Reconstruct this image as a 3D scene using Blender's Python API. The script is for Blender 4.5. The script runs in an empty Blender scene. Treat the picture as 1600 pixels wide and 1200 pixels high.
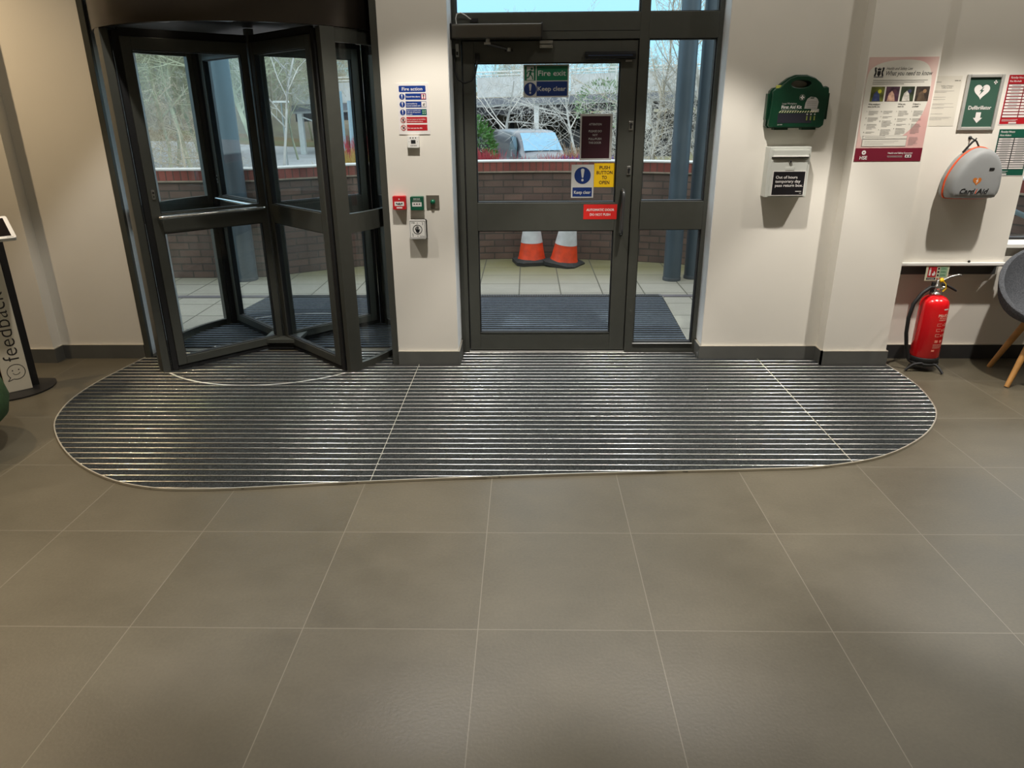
import bpy, bmesh, math, random
from mathutils import Vector, Matrix
PI=math.pi; R=math.radians
sc=bpy.context.scene; C=sc.collection
# ---------------------------------------------------------------- camera
cam=bpy.data.objects.new('camera',bpy.data.cameras.new('camera')); C.objects.link(cam); sc.camera=cam
F_PX,PITCH,YAW,ROLL,CAM_H=1123.0,.36532,-.02148,.00743,1.6562
cam.data.sensor_width=36; cam.data.lens=F_PX/1600*36; cam.data.clip_start=.05; cam.data.clip_end=400
fw=Vector((math.sin(YAW)*math.cos(PITCH),math.cos(YAW)*math.cos(PITCH),-math.sin(PITCH)))
rt=Vector((math.cos(YAW),-math.sin(YAW),0)); dn=fw.cross(rt)
r2=math.cos(ROLL)*rt+math.sin(ROLL)*dn; d2=-math.sin(ROLL)*rt+math.cos(ROLL)*dn
m=Matrix.Identity(4)
for i in range(3): m[i][0]=r2[i]; m[i][1]=-d2[i]; m[i][2]=-fw[i]
m[2][3]=CAM_H; cam.matrix_world=m
# ---------------------------------------------------------------- colour management
vs=sc.view_settings; vs.view_transform='Standard'; vs.look='None'; vs.gamma=1; vs.use_curve_mapping=False; vs.exposure=0.0
# ---------------------------------------------------------------- sky
W=bpy.data.worlds.new('sky'); sc.world=W; W.use_nodes=True; nt=W.node_tree; nt.nodes.clear()
out=nt.nodes.new('ShaderNodeOutputWorld'); bg=nt.nodes.new('ShaderNodeBackground'); tc=nt.nodes.new('ShaderNodeTexCoord')
sp=nt.nodes.new('ShaderNodeSeparateXYZ'); cr=nt.nodes.new('ShaderNodeValToRGB')
nt.links.new(tc.outputs['Generated'],sp.inputs[0]); nt.links.new(sp.outputs['Z'],cr.inputs[0]); nt.links.new(cr.outputs[0],bg.inputs[0]); nt.links.new(bg.outputs[0],out.inputs[0])
e=cr.color_ramp.elements; e[0].position=0.0; e[0].color=(.50,.78,.92,1); e[1].position=.10; e[1].color=(.40,.78,.97,1)
x=e.new(.28); x.color=(.55,.80,1,1); x=e.new(.5); x.color=(1,1,1,1); x=e.new(1.0); x.color=(1,1,1,1)
bg.inputs[1].default_value=1.0
ml=nt.nodes.new('ShaderNodeMapRange'); ml.inputs[1].default_value=.2; ml.inputs[2].default_value=.6; ml.inputs[3].default_value=1.35; ml.inputs[4].default_value=2.3
nt.links.new(sp.outputs['Z'],ml.inputs[0]); nt.links.new(ml.outputs[0],bg.inputs[1])
# ---------------------------------------------------------------- ceiling downlights of the lobby
def spot(x,y,z,w,size,blend=.25,col=(1,.93,.82),rad=.045):
    l=bpy.data.lights.new('downlight','SPOT'); l.energy=w; l.spot_size=R(size); l.spot_blend=blend; l.color=col; l.shadow_soft_size=rad
    o=bpy.data.objects.new('downlight',l); o.location=(x,y,z); C.objects.link(o)
WARM=(1,.76,.48); NEU=(1,.945,.87)
SPOTS=[(-2.0,3.75,NEU,150),(-.55,3.75,NEU,300),(1.0,3.75,NEU,300),(2.75,3.72,NEU,360),(4.3,3.72,NEU,200)]
spot(-3.95,3.85,3.40,160,130,.7,WARM)
for x_,y_,c_,w_ in SPOTS:
    spot(x_,y_,3.40,w_*.92,72,.25,c_); spot(x_,y_,3.40,w_*.075,160,.5,c_)
for j_,y_ in enumerate((1.9,.1,-1.8,-3.8)):
    for x_ in (-3.9,-1.9,.2,2.2,4.2): spot(x_,y_,3.40,88 if x_>-1 else 112,84,.4,WARM if x_<-3 else NEU)

# ================================================================ helpers
def lin(c):
    return tuple(((v/255)/12.92 if v/255<=.04045 else ((v/255+.055)/1.055)**2.4) for v in c)
MATS={}
def mat(name,col,rough=.6,metal=0,var=.0,scale=8,bump=0,bscale=60,spec=.5,emit=0,var2=None,coat=0):
    """procedural material: base colour broken by noise, optional bump"""
    if name in MATS: return MATS[name]
    mt=bpy.data.materials.new(name); mt.use_nodes=True; t=mt.node_tree; b=t.nodes['Principled BSDF']
    c=lin(col)+(1,)
    b.inputs['Base Color'].default_value=c; b.inputs['Roughness'].default_value=rough; b.inputs['Metallic'].default_value=metal
    b.inputs['Specular IOR Level'].default_value=spec; b.inputs['Coat Weight'].default_value=coat; b.inputs['Coat Roughness'].default_value=.06
    if emit: b.inputs['Emission Color'].default_value=c; b.inputs['Emission Strength'].default_value=emit
    co=t.nodes.new('ShaderNodeTexCoord')
    if var or var2:
        n=t.nodes.new('ShaderNodeTexNoise'); n.inputs['Scale'].default_value=scale; n.inputs['Detail'].default_value=4
        t.links.new(co.outputs['Object'],n.inputs['Vector'])
        r=t.nodes.new('ShaderNodeValToRGB'); t.links.new(n.outputs[0],r.inputs[0])
        lo=tuple(max(0,v*(1-var)) for v in c[:3])+(1,); hi=tuple(min(1,v*(1+var)) for v in c[:3])+(1,)
        if var2: lo=c; hi=lin(var2)+(1,)
        r.color_ramp.elements[0].position=.35; r.color_ramp.elements[0].color=lo; r.color_ramp.elements[1].position=.65; r.color_ramp.elements[1].color=hi
        t.links.new(r.outputs[0],b.inputs['Base Color'])
    if bump:
        n2=t.nodes.new('ShaderNodeTexNoise'); n2.inputs['Scale'].default_value=bscale; n2.inputs['Detail'].default_value=3
        t.links.new(co.outputs['Object'],n2.inputs['Vector'])
        bp=t.nodes.new('ShaderNodeBump'); bp.inputs['Strength'].default_value=bump; bp.inputs['Distance'].default_value=.01
        t.links.new(n2.outputs[0],bp.inputs['Height']); t.links.new(bp.outputs[0],b.inputs['Normal'])
    MATS[name]=mt; return mt
def glass_mat(name,tint=(250,252,252),refl=1.0):
    mt=bpy.data.materials.new(name); mt.use_nodes=True; t=mt.node_tree; t.nodes.clear()
    o=t.nodes.new('ShaderNodeOutputMaterial'); mx=t.nodes.new('ShaderNodeMixShader'); tr=t.nodes.new('ShaderNodeBsdfTransparent'); gl=t.nodes.new('ShaderNodeBsdfGlossy')
    fr=t.nodes.new('ShaderNodeFresnel'); fr.inputs[0].default_value=1.45
    mu=t.nodes.new('ShaderNodeMath'); mu.operation='MULTIPLY'; mu.inputs[1].default_value=refl
    tr.inputs[0].default_value=lin(tint)+(1,); gl.inputs['Roughness'].default_value=.01
    ge=t.nodes.new('ShaderNodeNewGeometry'); mb_=t.nodes.new('ShaderNodeMath'); mb_.operation='SUBTRACT'; mb_.inputs[0].default_value=refl; t.links.new(ge.outputs['Backfacing'],mb_.inputs[1]); mb_.use_clamp=True; t.links.new(mb_.outputs[0],mu.inputs[1])
    t.links.new(fr.outputs[0],mu.inputs[0]); t.links.new(mu.outputs[0],mx.inputs[0]); t.links.new(tr.outputs[0],mx.inputs[1]); t.links.new(gl.outputs[0],mx.inputs[2]); t.links.new(mx.outputs[0],o.inputs[0])
    MATS[name]=mt; return mt

class MB:
    """collects shapes; build() links them as one mesh object"""
    def __init__(s): s.v=[]; s.f=[]; s.mi=[]; s.sm=[]; s.mats=[]; s.uv=None
    def midx(s,m):
        if m not in s.mats: s.mats.append(m)
        return s.mats.index(m)
    def add(s,vs,fs,m,smooth=False,T=None):
        b=len(s.v); k=s.midx(m)
        for p in vs: s.v.append(tuple(T@Vector(p)) if T is not None else tuple(p))
        for f in fs: s.f.append([b+i for i in f]); s.mi.append(k); s.sm.append(smooth)
    def box(s,x0,x1,y0,y1,z0,z1,m,T=None):
        vs=[(x,y,z) for x in (x0,x1) for y in (y0,y1) for z in (z0,z1)]
        s.add(vs,[(0,1,3,2),(4,6,7,5),(0,4,5,1),(2,3,7,6),(0,2,6,4),(1,5,7,3)],m,False,T)
    def rbox(s,x0,x1,y0,y1,z0,z1,m,r,T=None,axis='y',n=4):
        """box with four rounded edges along an axis"""
        def rr(a0,a1,b0,b1):
            P=[]
            for cx,cy,a in ((a1-r,b1-r,0),(a0+r,b1-r,90),(a0+r,b0+r,180),(a1-r,b0+r,270)):
                for i in range(n+1):
                    t=R(a+90*i/n); P.append((cx+r*math.cos(t),cy+r*math.sin(t)))
            return P
        if axis=='y': P=rr(x0,x1,z0,z1); A=[(p[0],y0,p[1]) for p in P]; B=[(p[0],y1,p[1]) for p in P]
        elif axis=='z': P=rr(x0,x1,y0,y1); A=[(p[0],p[1],z0) for p in P]; B=[(p[0],p[1],z1) for p in P]
        else: P=rr(y0,y1,z0,z1); A=[(x0,p[0],p[1]) for p in P]; B=[(x1,p[0],p[1]) for p in P]
        k=len(P); s.add(A+B,[tuple(range(k))[::-1],tuple(range(k,2*k))]+[(i,(i+1)%k,k+(i+1)%k,k+i) for i in range(k)],m,False,T)
    def tube(s,pts,r,m,n=10,smooth=True,caps=True,T=None):
        pts=[Vector(p) for p in pts]; rs=r if isinstance(r,(list,tuple)) else [r]*len(pts)
        vs=[]; fs=[]; up=None
        for i,p in enumerate(pts):
            d=(pts[min(i+1,len(pts)-1)]-pts[max(i-1,0)]).normalized()
            if up is None: up=d.orthogonal().normalized()
            up=(up-d*up.dot(d)).normalized(); sd=d.cross(up)
            for k in range(n):
                a=2*PI*k/n; vs.append(p+(up*math.cos(a)+sd*math.sin(a))*rs[i])
        for i in range(len(pts)-1):
            for k in range(n): fs.append((i*n+k,i*n+(k+1)%n,(i+1)*n+(k+1)%n,(i+1)*n+k))
        s.add(vs,fs,m,smooth,T)
        if caps: s.add(vs[:n],[tuple(range(n))[::-1]],m,False,T); s.add(vs[-n:],[tuple(range(n))],m,False,T)
    def cyl(s,p0,p1,r,m,n=20,r1=None,T=None): s.tube([p0,p1],[r,r if r1 is None else r1],m,n,True,True,T)
    def lathe(s,prof,m,c=(0,0,0),n=32,T=None,smooth=True,a0=0,a1=2*PI):
        full=abs(a1-a0-2*PI)<1e-6; N=n if full else n+1
        vs=[(c[0]+r*math.cos(a0+(a1-a0)*k/n),c[1]+r*math.sin(a0+(a1-a0)*k/n),c[2]+z) for r,z in prof for k in range(N)]
        fs=[]
        for i in range(len(prof)-1):
            for k in range(n):
                k2=(k+1)%N if full else k+1
                fs.append((i*N+k,i*N+k2,(i+1)*N+k2,(i+1)*N+k))
        s.add(vs,fs,m,smooth,T)
    def prism(s,P,y0,y1,m,T=None,smooth=False):
        """2-D outline (x,z) pushed along y"""
        k=len(P); s.add([(p[0],y0,p[1]) for p in P]+[(p[0],y1,p[1]) for p in P],[tuple(range(k)),tuple(range(k,2*k))[::-1]]+[(i,k+i,k+(i+1)%k,(i+1)%k) for i in range(k)],m,smooth,T)
    def arcbox(s,cx,cy,r0,r1,a0,a1,z0,z1,m,n=14):
        vs=[]; 
        for k in range(n+1):
            a=R(a0+(a1-a0)*k/n)
            for r in (r0,r1):
                for z in (z0,z1): vs.append((cx+r*math.cos(a),cy+r*math.sin(a),z))
        fs=[]
        for k in range(n):
            b=4*k; fs+=[(b,b+4,b+5,b+1),(b+2,b+3,b+7,b+6),(b,b+2,b+6,b+4),(b+1,b+5,b+7,b+3)]
        fs+=[(0,1,3,2),(4*n,4*n+2,4*n+3,4*n+1)]
        s.add(vs,fs,m)
    def build(s,name,parent=None,bevel=0,loc=None):
        me=bpy.data.meshes.new(name); me.from_pydata(s.v,[],s.f)
        for m_ in s.mats: me.materials.append(m_)
        me.polygons.foreach_set('material_index',s.mi); me.polygons.foreach_set('use_smooth',s.sm)
        if s.uv:
            u=me.uv_layers.new(name='UVMap')
            for i,c_ in enumerate(s.uv): u.data[i].uv=c_
        bm=bmesh.new(); bm.from_mesh(me); bmesh.ops.recalc_face_normals(bm,faces=bm.faces) if not getattr(s,'keep',False) else None; bm.to_mesh(me); bm.free()
        o=bpy.data.objects.new(name,me); C.objects.link(o)
        if bevel:
            b=o.modifiers.new('bevel','BEVEL'); b.width=bevel; b.segments=2; b.limit_method='ANGLE'; b.angle_limit=R(50)
        if parent is not None:
            o.parent=parent
            if parent.type=='EMPTY' or True: o.matrix_parent_inverse=Matrix.Translation(-Vector(base_of(parent)))
        return o
BASE={}
def base_of(o):
    p=Vector((0,0,0)); q=o
    return BASE.get(o.name,(0,0,0))
def tag(o,label=None,cat=None,group=None,kind=None):
    if label: o['label']=label
    if cat: o['category']=cat
    if group: o['group']=group
    if kind: o['kind']=kind
    return o
def thing(name,label,cat,loc=(0,0,0),group=None,kind=None):
    o=bpy.data.objects.new(name,None); o.location=loc; C.objects.link(o); o.empty_display_size=.1
    BASE[o.name]=loc
    return tag(o,label,cat,group,kind)
def struct(name,mb,parent=None,bevel=0):
    o=mb.build(name,parent,bevel)
    if parent is None: o['kind']='structure'
    return o
# ---- text: glyph outlines turned into flat polygons
_tx={}
def text_geo(body,size,bold=0,shear=0,align='LEFT',space=1.0,res=3):
    k=(body,size,bold,shear,align,space)
    if k in _tx: return _tx[k]
    cu=bpy.data.curves.new('lettering','FONT'); cu.body=body; cu.size=size; cu.offset=bold*size; cu.shear=shear; cu.align_x=align; cu.resolution_u=res; cu.space_character=space; cu.fill_mode='BOTH'
    ob=bpy.data.objects.new('lettering',cu); me=ob.to_mesh()
    g=([tuple(v.co) for v in me.vertices],[tuple(p.vertices) for p in me.polygons])
    ob.to_mesh_clear(); bpy.data.objects.remove(ob); bpy.data.curves.remove(cu)
    _tx[k]=g; return g
class Sign(MB):
    """flat graphics on a plane: local u right, v up, w out of the plane"""
    def __init__(s,T): super().__init__(); s.T=T; s.w=.0; s.keep=True
    def P(s,u,v,w=None): return s.T@Vector((u,v,s.w if w is None else w))
    def lay(s): s.w+=.0005
    def rect(s,u0,v0,u1,v1,m): s.add([s.P(u0,v0),s.P(u1,v0),s.P(u1,v1),s.P(u0,v1)],[(0,1,2,3)],m)
    def poly(s,P,m): s.add([s.P(*p) for p in P],[tuple(range(len(P)))],m)
    def rrect(s,u0,v0,u1,v1,r,m):
        P=[]
        for cx,cy,a in ((u1-r,v1-r,0),(u0+r,v1-r,90),(u0+r,v0+r,180),(u1-r,v0+r,270)):
            for i in range(5): t=R(a+22.5*i); P.append((cx+r*math.cos(t),cy+r*math.sin(t)))
        s.poly(P,m)
    def disc(s,u,v,r,m,n=24,sy=1): s.poly([(u+r*math.cos(2*PI*i/n),v+sy*r*math.sin(2*PI*i/n)) for i in range(n)],m)
    def ring(s,u,v,r0,r1,m,n=28,a0=0,a1=360):
        vs=[];
        for i in range(n+1):
            t=R(a0+(a1-a0)*i/n); vs+=[s.P(u+r0*math.cos(t),v+r0*math.sin(t)),s.P(u+r1*math.cos(t),v+r1*math.sin(t))]
        s.add(vs,[(2*i,2*i+1,2*i+3,2*i+2) for i in range(n)],m)
    def line(s,P,wd,m):
        for a,b in zip(P[:-1],P[1:]):
            a=Vector(a); b=Vector(b); d=(b-a).normalized(); n=Vector((-d.y,d.x))*wd/2
            s.add([s.P(*(a-n)),s.P(*(b-n)),s.P(*(b+n)),s.P(*(a+n))],[(0,1,2,3)],m)
    def text(s,body,u,v,size,m,bold=0,shear=0,align='LEFT',space=1.0,width=None):
        vs,fs=text_geo(body,size,bold,shear,align,space)
        if width and vs:
            xs=[p[0] for p in vs]; k=width/(max(xs)-min(xs))
            vs=[(p[0]*k,p[1],0) for p in vs]
        s.add([s.P(u+p[0],v+p[1]) for p in vs],fs,m)
    def slab(s,u0,v0,u1,v1,th,m):
        """a thin solid board whose face ends at w = th"""
        vs=[s.T@Vector((u,v,w)) for u in (u0,u1) for v in (v0,v1) for w in (0,th)]
        s.add(vs,[(0,1,3,2),(4,6,7,5),(0,4,5,1),(2,3,7,6),(0,2,6,4),(1,5,7,3)],m); s.w=th+.0005
def wallT(x,y,z): return Matrix(((1,0,0,x),(0,0,-1,y),(0,1,0,z),(0,0,0,1)))   # faces -Y

# ================================================================ materials
M_wall=mat('painted plaster',(226,221,210),.75,var=.02,scale=1.5,bump=.03,bscale=200)
M_jamb=mat('white jamb paint',(226,228,228),.6,var=.02)
M_ceil=mat('ceiling paint',(225,222,215),.8,var=.02)
M_skirt=mat('skirting tile',(88,88,84),.45,var=.08,scale=6)
M_frame=mat('powder coated aluminium frame',(74,75,69),.38,metal=.25,var=.03,scale=20)
M_fdark=mat('dark bronze fascia',(66,60,54),.3,metal=.55,var=.04,scale=3)
M_black=mat('black rubber and brush',(12,12,12),.8,var=.2,scale=200,bump=.3,bscale=300)
M_gasket=mat('black gasket',(16,16,17),.6,var=.1)
M_chrome=mat('polished steel',(222,222,220),.2,metal=1,var=.02)
M_steel=mat('brushed steel',(170,170,166),.32,metal=.9,var=.04,scale=40)
M_silver=mat('anodised silver trim',(186,184,178),.32,metal=.25,var=.04)
M_white=mat('white plastic',(228,226,220),.45,var=.02)
M_signw=mat('sign white',(225,220,215),.5,var=.01)
M_signw2=mat('window sticker white',(190,190,186),.5,var=.01)
M_blk=mat('black print',(22,22,24),.6,var=.02)
M_grey=mat('grey print',(120,118,116),.6,var=.02)
M_lgrey=mat('pale grey print',(172,168,162),.6,var=.02)
M_blue=mat('safety blue',(8,52,130),.45,var=.02)
M_bluedk=mat('safety blue sticker',(14,44,104),.45,var=.02)
M_red=mat('safety red',(176,26,36),.45,var=.02)
M_green=mat('safety green',(14,104,72),.45,var=.02)
M_yellow=mat('sign yellow',(236,190,10),.5,var=.02)
M_glass=glass_mat('clear glass')
M_glass2=glass_mat('door glass',(247,251,252),1.0)

# floor tiles ------------------------------------------------------
def grid_mat(name,pitch,ox,oy,gw,tile,grout,rough,var=.06,noisecol=None,cellvar=.05,bump=.05,smudge=2.2,pitchy=None,bond=0):
    mt=bpy.data.materials.new(name); mt.use_nodes=True; t=mt.node_tree; b=t.nodes['Principled BSDF']; N=t.nodes.new; L=t.links.new
    def math_(op,a,c=None,d=None):
        n=N('ShaderNodeMath'); n.operation=op
        for i,v in enumerate((a,c,d)):
            if v is None: continue
            if isinstance(v,(int,float)): n.inputs[i].default_value=v
            else: L(v,n.inputs[i])
        return n.outputs[0]
    co=N('ShaderNodeTexCoord'); sp=N('ShaderNodeSeparateXYZ'); L(co.outputs['Object'],sp.inputs[0])
    py=pitchy or pitch
    fy=math_('DIVIDE',math_('SUBTRACT',sp.outputs['Y'],oy),py); iy=math_('FLOOR',fy)
    fx=math_('DIVIDE',math_('SUBTRACT',sp.outputs['X'],ox),pitch)
    if bond: fx=math_('ADD',fx,math_('MULTIPLY',math_('MODULO',iy,2),bond))
    ix=math_('FLOOR',fx)
    dx=math_('MULTIPLY',math_('PINGPONG',fx,.5),pitch); dy=math_('MULTIPLY',math_('PINGPONG',fy,.5),py)
    dx=math_('MULTIPLY',math_('PINGPONG',math_('ADD',fx,0),.5),pitch)
    g=math_('LESS_THAN',math_('MINIMUM',dx,dy),gw/2)
    cb=N('ShaderNodeCombineXYZ'); L(ix,cb.inputs[0]); L(iy,cb.inputs[1])
    wn=N('ShaderNodeTexWhiteNoise'); L(cb.outputs[0],wn.inputs['Vector'])
    n1=N('ShaderNodeTexNoise'); n1.inputs['Scale'].default_value=smudge; n1.inputs['Detail'].default_value=8; n1.inputs['Roughness'].default_value=.62
    ad=N('ShaderNodeVectorMath'); ad.operation='MULTIPLY_ADD'; L(co.outputs['Object'],ad.inputs[0]); ad.inputs[1].default_value=(1,1.4,1); L(wn.outputs['Color'],ad.inputs[2]); L(ad.outputs[0],n1.inputs['Vector'])
    r=N('ShaderNodeValToRGB'); L(n1.outputs[0],r.inputs[0]); c=lin(tile)
    r.color_ramp.elements[0].position=.3; r.color_ramp.elements[0].color=tuple(v*(1-var) for v in c)+(1,)
    r.color_ramp.elements[1].position=.7; r.color_ramp.elements[1].color=tuple(v*(1+var) for v in c)+(1,)
    hs=N('ShaderNodeHueSaturation'); L(r.outputs[0],hs.inputs['Color']); L(math_('ADD',math_('MULTIPLY',wn.outputs['Value'],cellvar*2),1-cellvar),hs.inputs['Value'])
    n3=N('ShaderNodeTexNoise'); n3.inputs['Scale'].default_value=90; n3.inputs['Detail'].default_value=3; L(co.outputs['Object'],n3.inputs['Vector'])
    h3=N('ShaderNodeHueSaturation'); L(hs.outputs[0],h3.inputs['Color']); L(math_('ADD',math_('MULTIPLY',n3.outputs[0],.34),.83),h3.inputs['Value'])
    last=h3.outputs[0]
    if noisecol:
        n2=N('ShaderNodeTexNoise'); n2.inputs['Scale'].default_value=1.3; n2.inputs['Detail'].default_value=5; L(co.outputs['Object'],n2.inputs['Vector'])
        fac=math_('MULTIPLY',math_('SMOOTH_MIN',1,math_('MAXIMUM',math_('MULTIPLY',math_('SUBTRACT',sp.outputs['Y'],noisecol[1]),noisecol[2]),0),.2),math_('ADD',n2.outputs[0],.35))
        mx=N('ShaderNodeMix'); mx.data_type='RGBA'; mx.clamp_factor=True; L(fac,mx.inputs[0]); L(last,mx.inputs[6]); mx.inputs[7].default_value=lin(noisecol[0])+(1,); last=mx.outputs[2]
    mx=N('ShaderNodeMix'); mx.data_type='RGBA'; L(g,mx.inputs[0]); L(last,mx.inputs[6]); mx.inputs[7].default_value=lin(grout)+(1,)
    L(mx.outputs[2],b.inputs['Base Color']); 
    L(math_('ADD',math_('MULTIPLY',n1.outputs[0],.18),rough-.09),b.inputs['Roughness'])
    bp=N('ShaderNodeBump'); bp.inputs['Strength'].default_value=bump; bp.inputs['Distance'].default_value=.003; L(math_('SUBTRACT',n3.outputs[0],math_('MULTIPLY',g,.8)),bp.inputs['Height']); L(bp.outputs[0],b.inputs['Normal'])
    MATS[name]=mt; return mt
M_tile=grid_mat('porcelain floor tile',.6,-.1654,1.987,.0032,(83,77,63),(112,106,93),.40,var=.15,cellvar=.035,bump=.12)
M_pave=grid_mat('concrete paving slabs',.4,-.07,6.78,.012,(150,147,136),(84,82,70),.75,var=.10,noisecol=((116,112,70),7.1,1.3),cellvar=.05,bump=.4,smudge=3)

def carpet_mat():
    mt=bpy.data.materials.new('ribbed mat fibre'); mt.use_nodes=True; t=mt.node_tree; b=t.nodes['Principled BSDF']
    co=t.nodes.new('ShaderNodeTexCoord'); n=t.nodes.new('ShaderNodeTexNoise'); n.inputs['Scale'].default_value=160; n.inputs['Detail'].default_value=2; n.inputs['Roughness'].default_value=.8
    t.links.new(co.outputs['Object'],n.inputs['Vector']); r=t.nodes.new('ShaderNodeValToRGB'); t.links.new(n.outputs[0],r.inputs[0])
    r.color_ramp.elements[0].position=.42; r.color_ramp.elements[0].color=lin((15,17,18))+(1,); r.color_ramp.elements[1].position=.62; r.color_ramp.elements[1].color=lin((56,60,60))+(1,)
    t.links.new(r.outputs[0],b.inputs['Base Color']); b.inputs['Roughness'].default_value=.9; b.inputs['Specular IOR Level'].default_value=.2
    bp=t.nodes.new('ShaderNodeBump'); bp.inputs['Strength'].default_value=.8; bp.inputs['Distance'].default_value=.004; t.links.new(n.outputs[0],bp.inputs['Height']); t.links.new(bp.outputs[0],b.inputs['Normal'])
    return mt
M_fibre=carpet_mat()
M_rail=mat('aluminium mat rail',(168,168,165),.26,metal=1,var=.05,scale=60,coat=.7)
M_rail.node_tree.nodes['Principled BSDF'].inputs['Coat Roughness'].default_value=.09
M_trim=mat('mat edge trim',(206,200,186),.35,metal=.7,var=.05)

def brick_mat(name,c1,c2,mortar,bw,bh,ms,off=.5,rough=.85):
    mt=bpy.data.materials.new(name); mt.use_nodes=True; t=mt.node_tree; b=t.nodes['Principled BSDF']; N=t.nodes.new; L=t.links.new
    co=N('ShaderNodeTexCoord'); br=N('ShaderNodeTexBrick'); L(co.outputs['UV'],br.inputs['Vector']); br.offset=off
    br.inputs['Scale'].default_value=1; br.inputs['Brick Width'].default_value=bw; br.inputs['Row Height'].default_value=bh; br.inputs['Mortar Size'].default_value=ms; br.inputs['Mortar Smooth'].default_value=.2
    br.inputs['Color1'].default_value=lin(c1)+(1,); br.inputs['Color2'].default_value=lin(c2)+(1,); br.inputs['Mortar'].default_value=lin(mortar)+(1,)
    n=N('ShaderNodeTexNoise'); n.inputs['Scale'].default_value=2.5; n.inputs['Detail'].default_value=6; L(co.outputs['UV'],n.inputs['Vector'])
    hs=N('ShaderNodeHueSaturation'); L(br.outputs[0],hs.inputs['Color']); mr=N('ShaderNodeMapRange'); mr.inputs[1].default_value=.3; mr.inputs[2].default_value=.7; mr.inputs[3].default_value=.7; mr.inputs[4].default_value=1.3; L(n.outputs[0],mr.inputs[0]); L(mr.outputs[0],hs.inputs['Value'])
    L(hs.outputs[0],b.inputs['Base Color']); b.inputs['Roughness'].default_value=rough
    bp=N('ShaderNodeBump'); bp.inputs['Strength'].default_value=.5; bp.inputs['Distance'].default_value=.006; bp.invert=True; L(br.outputs['Fac'],bp.inputs['Height']); L(bp.outputs[0],b.inputs['Normal'])
    MATS[name]=mt; return mt
M_brick=brick_mat('dark brindle brick',(92,78,72),(112,92,82),(78,72,66),.225,.075,.008)
M_coping=brick_mat('red soldier brick',(124,66,58),(142,80,70),(90,70,62),.075,.4,.006,off=0)
M_cap=mat('pale wet coping top',(206,204,200),.35,var=.06)
M_mortar=mat('mortar ledge',(150,138,122),.8,var=.15,scale=20)

# ================================================================ ROOM SHELL
f=MB(); f.box(-7,7,-5,5.12,-.12,0,M_tile); struct('floor',f)
f=MB(); f.box(-7,7,-5,5.12,3.46,3.7,M_ceil); struct('ceiling',f)
f=MB(); f.box(-7.2,-7,-5,5.12,0,3.46,M_wall); struct('wall_left',f)
f=MB(); f.box(7,7.2,-5,5.12,0,3.46,M_wall); struct('wall_right',f)
f=MB(); f.box(-7,7,-5.2,-5,0,3.46,M_wall); struct('wall_back',f)
f=MB()
f.box(-7,-3.33,4.755,5.12,0,3.46,M_wall); f.box(-3.33,-2.733,4.853,5.12,0,3.46,M_wall)
f.box(-.882,-.4705,4.70,5.12,0,3.46,M_wall); f.box(1.222,2.02,4.815,5.12,0,3.46,M_wall)
f.box(2.02,2.447,4.70,5.12,0,3.46,M_wall); f.box(2.447,3.137,4.765,5.12,.69,3.46,M_wall); f.box(2.447,7,4.845,5.12,0,.669,M_wall)
f.box(3.137,7,4.845,5.12,.669,.775,M_wall); f.box(5.2,7,4.845,5.12,.775,3.46,M_wall); f.box(3.137,5.2,4.845,5.12,3.0,3.46,M_wall)
f.box(-2.73,-.882,4.87,5.12,2.95,3.46,M_wall); f.box(-.4705,1.222,4.87,5.12,2.95,3.46,M_wall)
struct('wall_front',f)
# white painted reveals beside the door
f=MB(); f.box(-.4705,-.4675,4.71,5.0,.112,2.95,M_jamb); struct('trim_1',f)
f=MB(); f.box(1.219,1.222,4.82,5.0,.112,2.95,M_jamb); struct('trim_2',f)
f=MB(); f.box(-2.733,-2.7285,4.87,5.45,0,2.95,M_jamb); f.box(-2.80,-2.733,5.12,5.45,0,2.95,M_jamb); struct('trim_5',f)
f=MB(); f.box(-.8845,-.882,4.935,5.119,0,2.95,M_jamb); struct('trim_6',f)
# skirting tiles
def skirt(name,segs,m=None,h=.1):
    f=MB()
    for x0,x1,y0,y1 in segs: f.box(x0,x1,y0,y1,0,h,m or M_skirt); f.box(x0,x1,y0,y1,h,h+.003,M_trim)
    return struct(name,f)
skirt('baseboard_left',[(-7,-3.318,4.743,4.755),(-3.33,-3.318,4.755,4.853),(-3.318,-2.735,4.841,4.853)])
skirt('baseboard_front',[(-.882,-.4585,4.688,4.70),(-.4705,-.4585,4.70,4.955)])
skirt('baseboard_right',[(1.207,1.219,4.81,4.955),(1.207,2.008,4.803,4.815),(2.008,2.02,4.688,4.815),(2.008,2.459,4.688,4.70),(2.447,2.459,4.70,4.83)])
skirt('baseboard_recess',[(2.459,7,4.833,4.845)],mat('shaded skirting',(46,46,46),.5,var=.08))  # the recess shadow is put into a darker skirting colour
# dado ledge in the recess
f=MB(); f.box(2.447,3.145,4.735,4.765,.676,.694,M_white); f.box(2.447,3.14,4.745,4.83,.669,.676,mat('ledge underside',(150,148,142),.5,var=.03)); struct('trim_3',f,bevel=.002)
f=MB(); f.box(2.447,3.14,4.825,4.845,.60,.669,mat('slate band',(84,86,86),.5,var=.08)); struct('trim_4',f)
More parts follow.
